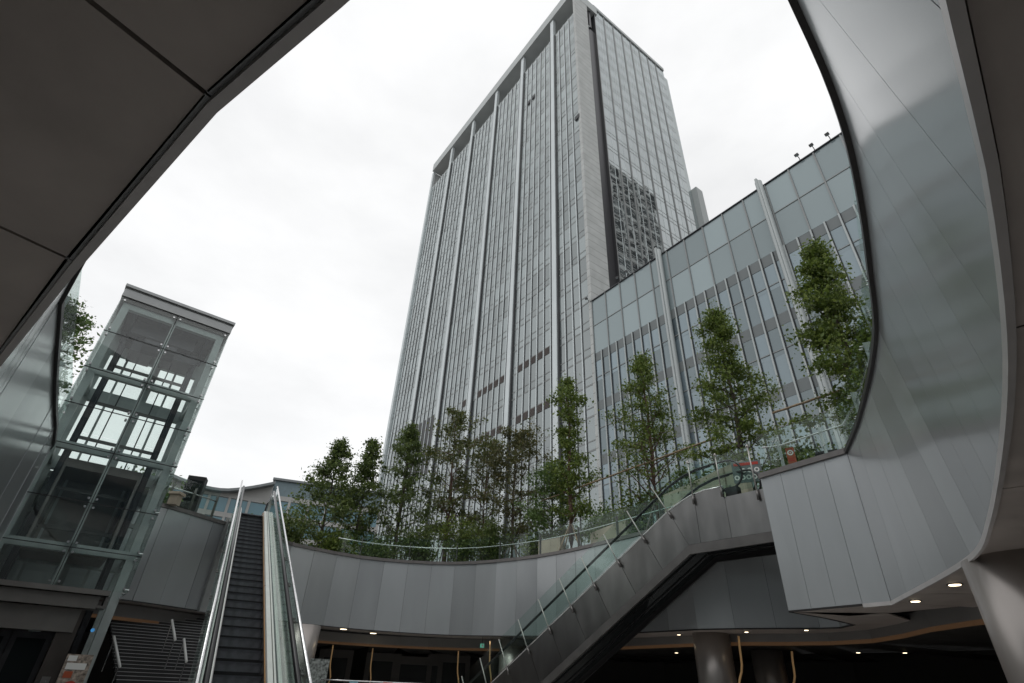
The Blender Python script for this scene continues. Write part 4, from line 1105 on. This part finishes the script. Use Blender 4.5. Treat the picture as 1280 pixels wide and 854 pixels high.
# (az, distance, height, half width, clear stem fraction ...)
TL = [
 (-18.2, 33.0, 6.9, 1.75, .10, 'leaf_dark', 'bark', 'slender dark green tree leftmost behind the far balustrade', 21, 3600, 'cone', .12),
 (-14.9, 34.0, 7.6, 1.65, .08, 'leaf_dark', 'bark', 'dark pointed tree second from the left with a wispy top', 22, 3600, 'cone', .12),
 (-10.9, 34.6, 9.2, 2.25, .10, 'leaf_dark', 'bark', 'broad dark green pointed tree against the left edge of the tower', 23, 4600, 'cone', .12),
 (-5.9, 35.0, 10.6, 1.95, .22, 'leaf_olive', 'bark_red', 'olive green tree with propped reddish trunk before the tower', 24, 3400, 'oval', .12),
 (-2.2, 36.5, 9.3, 1.9, .20, 'leaf_olive', 'bark_red', 'thin olive tree squeezed behind the brownish crown', 25, 2400, 'oval', .12),
 (.9, 33.5, 8.6, 2.15, .28, 'leaf_brown', 'bark', 'rounded brownish leaved tree with a bare dark trunk', 26, 3900, 'oval', .12),
 (5.0, 30.5, 5.4, 1.35, .12, 'leaf_light', 'bark', 'short light green tree between the brownish one and the columnar one', 27, 2600, 'oval', .11),
 (7.0, 28.5, 10.2, 1.15, .16, 'leaf_mid', 'bark_red', 'narrow columnar green tree before the podium corner', 28, 4200, 'column', .115),
 (16.0, 24.9, 9.3, 2.25, .18, 'leaf_mid', 'bark_red', 'airy loose green tree behind the escalator head', 29, 5200, 'cone', .092),
 (25.2, 22.6, 9.9, 2.1, .10, 'leaf_mid', 'bark', 'tall layered green tree with tiered branches right of the escalator', 30, 7200, 'tiers', .098),
 (37.2, 18.9, 9.1, 1.6, .03, 'leaf_mid', 'bark', 'dense green tree rightmost, half hidden by the near rim', 31, 9400, 'cone', .095),
 (-45.3, 27.0, 7.4, 1.3, .15, 'leaf_light', 'bark', 'bushy tree peeping out behind the top left of the lift', 32, 3600, 'oval', .12),
]
tree_pos = []
for az, d, h, wd, cl, lm_, bm_, lab, sd_, nl, pf, ls_ in TL:
    p = P2(az, d); tree_pos.append(p)
    tree(p.x, p.y, h, wd, cl, M[lm_], M[bm_], lab, sd_, nl, pf, ls_, nb=50 if nl > 4500 else 42)
# low shrubs
def shrub(az, d, h, wd, lm_, lab, seed, nl=900):
    rn = random.Random(seed); p = P2(az, d, ZP); t = thing('shrub', tuple(p), lab, 'shrub', 'low shrubs behind the balustrade')
    k = MB(); s = MB()
    for b in range(12):
        a_ = rn.random()*6.28; e_ = p+Vector((math.cos(a_)*wd*rn.random(), math.sin(a_)*wd*rn.random(), h*rn.uniform(.4, 1)))
        s.tube([p+Vector((math.cos(a_)*wd*.2, math.sin(a_)*wd*.2, 0)), p.lerp(e_, .6)+Vector((0, 0, .1)), e_], [.016, .012, .005], 4, False)
        for _ in range(nl//12):
            c_ = p.lerp(e_, rn.uniform(.25, 1.05))+Vector((rn.gauss(0, .28), rn.gauss(0, .28), rn.gauss(0, .25)))
            if c_.z < ZP+.02: c_.z = ZP+.02+rn.random()*.2
            nrm = Vector((rn.gauss(0, .7), rn.gauss(0, .7), rn.gauss(.5, .6))).normalized(); a2 = nrm.cross(Vector((rn.gauss(0, 1), rn.gauss(0, 1), rn.gauss(0, 1)))).normalized(); b2_ = nrm.cross(a2)
            z_ = rn.uniform(.10, .19); k.quad(c_-a2*z_*.5, c_+b2_*z_*.3, c_+a2*z_*.5, c_-b2_*z_*.3)
    s.build('stem', M['bark'], t); k.build('foliage', M[lm_], t)
for i, (az, d, h, wd, lm_, lab) in enumerate((
    (-21.0, 31.0, 1.9, 1.3, 'leaf_dark', 'low dark shrub beside the head of the steep escalator'),
    (-16.6, 32.2, 1.5, 1.2, 'leaf_mid', 'low green shrub between the two leftmost trees'),
    (-12.5, 32.4, 1.3, 1.3, 'leaf_dark', 'low dark shrub at the foot of the broad pointed tree'),
    (-8.2, 32.6, 2.0, 1.3, 'leaf_dark', 'knee high shrub left of the propped reddish trunk'),
    (-4.0, 33.0, 2.8, 1.5, 'leaf_mid', 'bushy green shrub right of the propped reddish trunk'),
    (-1.2, 32.5, 2.6, 1.4, 'leaf_dark', 'bushy dark shrub left of the bare dark trunk'),
    (3.2, 30.8, 1.8, 1.1, 'leaf_mid', 'leafy shrub under the short light green tree'),
    (10.5, 27.5, 2.6, 1.3, 'leaf_light', 'yellow green shrub right of the columnar tree'),
    (13.6, 25.6, 2.2, 1.0, 'leaf_mid', 'green shrub under the airy loose tree'),
    (21.5, 23.4, 2.0, 1.1, 'leaf_mid', 'green shrub before the beige planter at the escalator head'),
    (30.0, 19.6, 1.6, 1.0, 'leaf_dark', 'dark shrub between the two rightmost trees'),
    (-33.4, 26.5, 1.1, .9, 'leaf_light', 'light green shrub beside the black kiosk'),
    )): shrub(az, d, h*1.15, wd*1.2, lm_, lab, 50+i, 3600)

# stakes and bamboo ties
def tripod(ti, rad, h, mt, lab):
    p = tree_pos[ti]; t = thing('stake_tripod', (p.x, p.y, ZP), lab, 'tree stakes', 'tripod stakes propping the trees')
    for k_ in range(4):
        a_ = k_*1.5708+.5; k = MB(); k.tube([(p.x+rad*math.cos(a_), p.y+rad*math.sin(a_), ZP), (p.x-.08*math.cos(a_), p.y-.08*math.sin(a_), ZP+h)], .035, 7); k.build('pole', mt, t, True)
tripod(3, 1.1, 3.0, M['pole_grey'], 'four grey brown poles propping the reddish trunk of the olive tree')
tripod(5, 1.3, 2.3, M['pole_grey'], 'four poles propping the bare trunk of the brownish tree')
tripod(7, 1.0, 2.2, M['bamboo'], 'four pale poles propping the columnar tree')
tripod(8, 1.1, 2.4, M['pole_grey'], 'four poles propping the airy tree by the escalator head')
tripod(2, 1.2, 2.0, M['pole_grey'], 'four poles propping the broad dark pointed tree')
zb_ = 10.65
for (x0, y0), (x1, y1), lab in (((2.04, 30.4), (8.55, 20.6), 'long bamboo pole tied level across the trunks above the escalator'), ((9.9, 18.0), (11.5, 15.9), 'short brown bamboo pole tied level before the rightmost tree')):
    k = MB(); pth = [Vector((x0, y0, zb_)).lerp(Vector((x1, y1, zb_)), i/14)+Vector((0, 0, .008*math.sin(i*1.7))) for i in range(15)]
    k.tube(pth, [.042+.006*(i % 2) for i in range(15)], 8); tag(k.build('bamboo_pole', M['bamboo'], None, True), lab, 'pole', 'bamboo poles tying the trees')

# beige planter walls behind the escalator head
def planter(pts_, z0, z1, lab):
    k = MB(); t = None
    t = thing('planter_wall', tuple(pts_[len(pts_)//2]), lab, 'planter')
    for p, q in zip(pts_, pts_[1:]):
        d = (q-p).normalized(); n = Vector((d.y, -d.x, 0))*.35
        fz = lambda v: z1+(v.x-pts_[0].x)*.12
        k.hexa([p+Z*(z0-p.z), q+Z*(z0-q.z), q+n+Z*(z0-q.z), p+n+Z*(z0-p.z), p+Z*(fz(p)-p.z), q+Z*(fz(q)-q.z), q+n+Z*(fz(q)-q.z), p+n+Z*(fz(p)-p.z)])
    k.build('wall', M['beige'], t)
planter([P2(17.3, 23.6, ZP), P2(19.3, 22.8, ZP), P2(21.5, 22.0, ZP), P2(23.6, 21.2, ZP), P2(25.4, 20.8, ZP)], ZP-.02, 8.75, 'beige curved stone planter wall behind the escalator head')
planter([P2(9.5, 27.2, ZP), P2(11.5, 26.2, ZP), P2(13.2, 25.4, ZP)], ZP-.02, 8.1, 'low beige stone planter wall by the airy tree')
planter([P2(4.0, 29.6, ZP), P2(5.2, 29.2, ZP), P2(6.2, 28.9, ZP)], ZP-.02, 8.2, 'small beige planter block under the light green tree')

# ================================================================ SMALL THINGS
def flat_sign(name, p, az, wd, ht, th, mt, lab, cat, group=None):
    tx = Vector((math.cos(R_(az)), -math.sin(R_(az)), 0)); ty = P2(az, 1)
    t = thing(name, tuple(p), lab, cat, group)
    k = MB(); k.obox(p, tx, ty, Z, (-wd/2, wd/2), (0, th), (0, ht)); k.build('board', mt, t)
    return t, tx, ty
def disc(k, c, tx, ty, r, r_in=0, n=18):
    for i in range(n):
        a_, b_ = 2*math.pi*i/n, 2*math.pi*(i+1)/n
        P = lambda g_, q: c+tx*math.cos(g_)*q+Z*math.sin(g_)*q
        if r_in: k.quad(P(a_, r_in), P(a_, r), P(b_, r), P(b_, r_in))
        else: k.poly([c, P(a_, r), P(b_, r)])
# red notice on the near right balustrade
p = P2(29.5, 16.35, 7.22); t, tx, ty = flat_sign('notice_sign', p, 29.5, .22, .46, .02, M['orange'], 'small orange red notice with a white ring on the near right balustrade', 'sign')
k = MB(); disc(k, p+Z*.31-ty*.004, tx, ty, .08, .045); k.build('ring_mark', M['white'], t)
k = MB(); disc(k, p+Z*.31-ty*.004, tx, ty, .02); k.build('dot_mark', M['white'], t)
k = MB(); k.obox(p-ty*.003, tx, ty, Z, (-.08, .08), (-.002, 0), (.06, .10)); k.obox(p-ty*.003, tx, ty, Z, (-.06, .06), (-.002, 0), (.13, .155)); k.build('text_bar', M['red'], t)
# pictogram board at the escalator head
p = P2(25.2, 19.6, 7.85); t, tx, ty = flat_sign('safety_board', p, 25.2, .95, .75, .04, M['board'], 'grey safety board with two rows of white rings at the escalator head', 'sign')
k = MB(); k.obox(p-ty*.004, tx, ty, Z, (-.4, .4), (-.003, 0), (.60, .70)); k.build('header_band', M['red'], t)
k = MB()
for x_ in (-.12, .1, .32): disc(k, p+tx*x_+Z*.42-ty*.005, tx, ty, .085, .045)
for x_ in (-.36, -.17, .02, .21, .40): disc(k, p+tx*x_+Z*.18-ty*.005, tx, ty, .085, .045)
k.build('ring_mark', M['white'], t)
for x_ in (-.4, .4):
    k = MB(); q = p+tx*x_+ty*.06; k.tube([Vector((q.x, q.y, ZP)), q+Z*.3], .025, 8); k.build('leg', M['satin_trim'], t)
# dark framed box
p = P2(32.6, 16.4, 7.14); tx = Vector((math.cos(R_(32.6)), -math.sin(R_(32.6)), 0)); ty = P2(32.6, 1)
t = thing('display_stand', tuple(p), 'black framed low stand behind the near right balustrade glass', 'stand')
k = MB(); k.obox(p, tx, ty, Z, (-.28, .28), (0, .06), (.0, .07)); k.obox(p, tx, ty, Z, (-.28, .28), (0, .06), (.26, .33)); k.obox(p, tx, ty, Z, (-.28, -.22), (0, .06), (.071, .259)); k.obox(p, tx, ty, Z, (.22, .28), (0, .06), (.071, .259)); k.build('frame', M['black'], t)
k = MB(); k.obox(p, tx, ty, Z, (-.219, .219), (.03, .05), (.072, .258)); k.build('face', M['board'], t)
# black kiosk on plaza left
p = P2(-30.2, 27.2, ZP); tx = Vector((math.cos(R_(-18)), -math.sin(R_(-18)), 0)); ty = P2(-18, 1)
t = thing('kiosk_pillar', tuple(p), 'black box shaped kiosk pillar on the plaza edge beside the lift', 'kiosk')
k = MB(); k.obox(p, tx, ty, Z, (-.36, .36), (-.25, .25), (.06, 1.98)); k.build('body', M['black'], t)
k = MB(); k.obox(p, tx, ty, Z, (-.39, .39), (-.28, .28), (0, .055)); k.build('plinth', M['darkmetal'], t)
k = MB(); k.obox(p, tx, ty, Z, (-.30, .30), (-.262, -.252), (.9, 1.8)); k.build('screen', M['twin_glass'], t)
# pale gate post cap beside kiosk
p = P2(-31.4, 24.4, ZP); k = MB(); k.box((p.x-.16, p.x+.16), (p.y-.16, p.y+.16), (ZP+.05, ZP+.42)); k.box((p.x-.22, p.x+.22), (p.y-.22, p.y+.22), (ZP+.425, ZP+.52)); tag(k.build('stone_post', M['beige']), 'short pale post with flat cap at the rim beside the lift', 'post')
# roof floodlights on the podium
def flood(s, lab):
    o = fp(s, PT, .1); t = thing('floodlight', tuple(o), lab, 'floodlight', 'floodlights on the podium roof edge')
    k = MB(); k.tube([o, o+Z*.35-RR*.06, o+Z*.42-RR*.35], .04, 6); k.build('arm', M['black'], t)
    k = MB(); c_ = o+Z*.45-RR*.5; k.obox(c_, LL, -RR, Z, (-.19, .19), (-.14, .14), (-.10, .10)); k.build('lamp_head', M['black'], t)
    k = MB(); k.obox(c_, LL, -RR, Z, (-.15, .15), (-.11, .11), (-.125, -.102)); k.build('lens', M['steel'], t)
for s, lab in ((.004, 'floodlight at the left end of the podium roof by the stone pier'), (-.094, 'first floodlight in the row of four left of the left podium pilaster'), (-.120, 'second floodlight in the row of four left of the left podium pilaster'), (-.146, 'third floodlight in the row of four left of the left podium pilaster'), (-.172, 'fourth floodlight in the row, nearest the left podium pilaster'), (-.505, 'leftmost floodlight of three at the right end of the podium roof'), (-.530, 'middle floodlight of three at the right end of the podium roof'), (-.556, 'rightmost floodlight of three, next to the near rim')): flood(s, lab)
# downlights
def downlight(p, lab, r=.13):
    t = thing('downlight', tuple(p), lab, 'downlight', 'round downlights in the soffit')
    k = MB(); k.tube([p+Z*.01, p-Z*.012], r+.035, 18); k.build('rim', M['satin_trim'], t)
    k = MB(); k.tube([p-Z*.0125, p-Z*.02], r, 18); k.build('lens', M['lamp'], t)
downlight(Vector((8.25, 10.35, 3.5)), 'bright downlight in the right soffit nearest the huge column', .095)
downlight(Vector((8.85, 12.35, 3.5)), 'downlight in the right soffit second from the huge column', .085)
for az, d, z_, lab in ((16.6, 23.2, 3.53, 'small downlight left of the wide dark column'), (22.4, 21.6, 3.5, 'small downlight above the dark columns'), (27.2, 21.0, 3.5, 'small downlight right of the dark columns'), (30.6, 24.5, 3.12, 'faint downlight in the dark hall left of the last one'), (33.8, 24.5, 3.12, 'faint rightmost downlight in the dark hall'), (16.2, 26.2, 3.12, 'low warm downlight beside the side escalator underside')):
    downlight(P2(az, d, z_), lab, .06)
for az, d, lab in ((-14.4, 29.2, 'flat warm downlight left of the pair under the far rim'), (-11.7, 30.6, 'flat warm downlight right of the pair under the far rim')):
    downlight(P2(az, d, 3.68), lab, .15)
# warm reflections on the column edges, imitated by dimly glowing wavy strips
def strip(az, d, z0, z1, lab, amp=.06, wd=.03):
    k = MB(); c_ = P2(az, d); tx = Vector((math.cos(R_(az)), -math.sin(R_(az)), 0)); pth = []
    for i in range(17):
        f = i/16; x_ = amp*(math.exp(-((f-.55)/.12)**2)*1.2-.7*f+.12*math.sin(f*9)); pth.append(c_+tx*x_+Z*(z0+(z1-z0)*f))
    k.tube(pth, wd, 8); tag(k.build('reflection_strip', M['gold_reflection'], None, True), lab, 'light strip', 'wavy golden glows imitating reflections in the hall')
strip(-14.9, 31, .1, 3.1, 'wavy golden glow imitating a reflection right of the brownish column', .12)
strip(-11.4, 32, .1, 3.1, 'wavy golden glow imitating a reflection left of the dark doors', .10)
strip(-3.6, 30.5, .1, 3.1, 'wavy golden glow imitating a reflection right of the dark doors', .10)
strip(-.7, 27.6, .1, 3.4, 'wavy golden glow imitating a reflection beside the column behind the escalator glass', .10)
strip(21.35, 22.0, .1, 3.4, 'wavy golden glow imitating a reflection right of the wide dark column', -.2, .035)
strip(25.25, 24.0, .1, 3.1, 'wavy golden glow imitating a reflection right of the second dark column', -.3, .035)
# exit sign and posters under the far rim
p = P2(-1.55, 29.3, 3.22); t, tx, ty = flat_sign('exit_sign', p, -1.55, .19, .17, .05, M['green_sign'], 'small lit green and white exit sign hanging under the far rim', 'sign')
k = MB(); k.obox(p-ty*.004, tx, ty, Z, (-.02, .06), (-.002, 0), (.03, .14)); k.build('figure_mark', M['white'], t)
k = MB(); k.tube([p+ty*.025+Z*.17, p+ty*.025+Z*.45], .012, 6); k.build('hanger', M['darkmetal'], t)
p = P2(-15.9, 27.6, .9); t, tx, ty = flat_sign('poster_stand', p, -15.9, .8, 1.5, .04, M['poster2'], 'grey poster board standing right of the brownish column', 'poster')
k = MB(); disc(k, p+Z*.28-ty*.004, tx, ty, .12); k.build('round_mark', M['orange'], t)
k = MB(); k.obox(p, tx, ty, Z, (-.05, .05), (0, .04), (-.9, -.002)); k.build('leg', M['darkmetal'], t)
for az, mt, lab, wd in ((-12.7, 'paleblue', 'pale blue poster on the lower glass rail', .35), (-9.75, 'orange', 'orange poster on the lower glass rail', .38), (-5.0, 'poster2', 'grey poster at the right end of the lower glass rail', .3)):
    p = P2(az, 26.9, 1.15); t, tx, ty = flat_sign('poster', p, az, wd, .52, .015, M[mt], lab, 'poster')
    k = MB(); disc(k, p+Z*.33-ty*.004, tx, ty, .09, .05); k.build('ring_mark', M['white'], t)
# lower glass rail
lr_ = thing('glass_balustrade', tuple(P2(-9, 27, .5)), 'low glass rail at eye level in the lower hall under the far rim', 'balustrade')
azs = [-15.5+2.0*i for i in range(8)]
for a0, a1 in zip(azs, azs[1:]):
    p, q = P2(a0, 27.0, .5), P2(a1, 27.0, .5); d = (q-p).normalized(); n = Vector((-d.y, d.x, 0))*.012
    k = MB(); k.hexa([p+d*.02, q-d*.02, q-d*.02+n, p+d*.02+n, p+d*.02+Z*1.1, q-d*.02+Z*1.1, q-d*.02+n+Z*1.1, p+d*.02+n+Z*1.1]); k.build('glass_panel', M['rail_glass'], lr_)
for a0 in azs:
    p = P2(a0, 27.04, 0); k = MB(); k.tube([p, p+Z*1.62], .02, 6); k.build('post', M['satin_trim'], lr_)
k = MB(); k.tube([P2(a0, 27.0, 1.66) for a0 in azs], .025, 8); k.build('rail', M['steel'], lr_, True)
# sign stand by the lift: abstract coloured poster with red disc and white arrow
p = lf+lx*1.22-ly*.55+Z*.0; az = AZL
t = thing('sign_stand', tuple(p), 'poster stand with a red disc and white arrow beside the lift door', 'sign')
tx, ty = lx, ly
k = MB(); k.obox(p, tx, ty, Z, (-.28, .28), (0, .04), (.95, 1.95)); k.build('board', M['poster'], t)
k = MB(); k.obox(p-ty*.004, tx, ty, Z, (-.22, .2), (-.003, 0), (1.62, 1.76)); k.obox(p-ty*.004, tx, ty, Z, (-.24, -.05), (-.003, 0), (1.80, 1.92)); k.build('paper_mark', M['white'], t)
k = MB(); k.obox(p-ty*.004, tx, ty, Z, (-.2, -.02), (-.003, 0), (1.44, 1.58)); k.build('orange_mark', M['orange'], t)
k = MB(); disc(k, p+tx*.02+Z*1.22-ty*.005, tx, ty, .16, 0, 24); k.build('red_disc', M['red'], t)
k = MB(); c_ = p+tx*.02+Z*1.22-ty*.008
k.poly([c_-tx*.10, c_-tx*.01+Z*.085, c_+tx*.03+Z*.085, c_-tx*.03+Z*.02, c_+tx*.1+Z*.02, c_+tx*.1-Z*.02, c_-tx*.03-Z*.02, c_+tx*.03-Z*.085, c_-tx*.01-Z*.085]); k.build('arrow_mark', M['white'], t)
k = MB(); k.tube([p+ty*.02, p+ty*.02+Z*.949], .025, 8); k.obox(p, tx, ty, Z, (-.2, .2), (-.12, .16), (0, .02)); k.build('foot', M['darkmetal'], t)
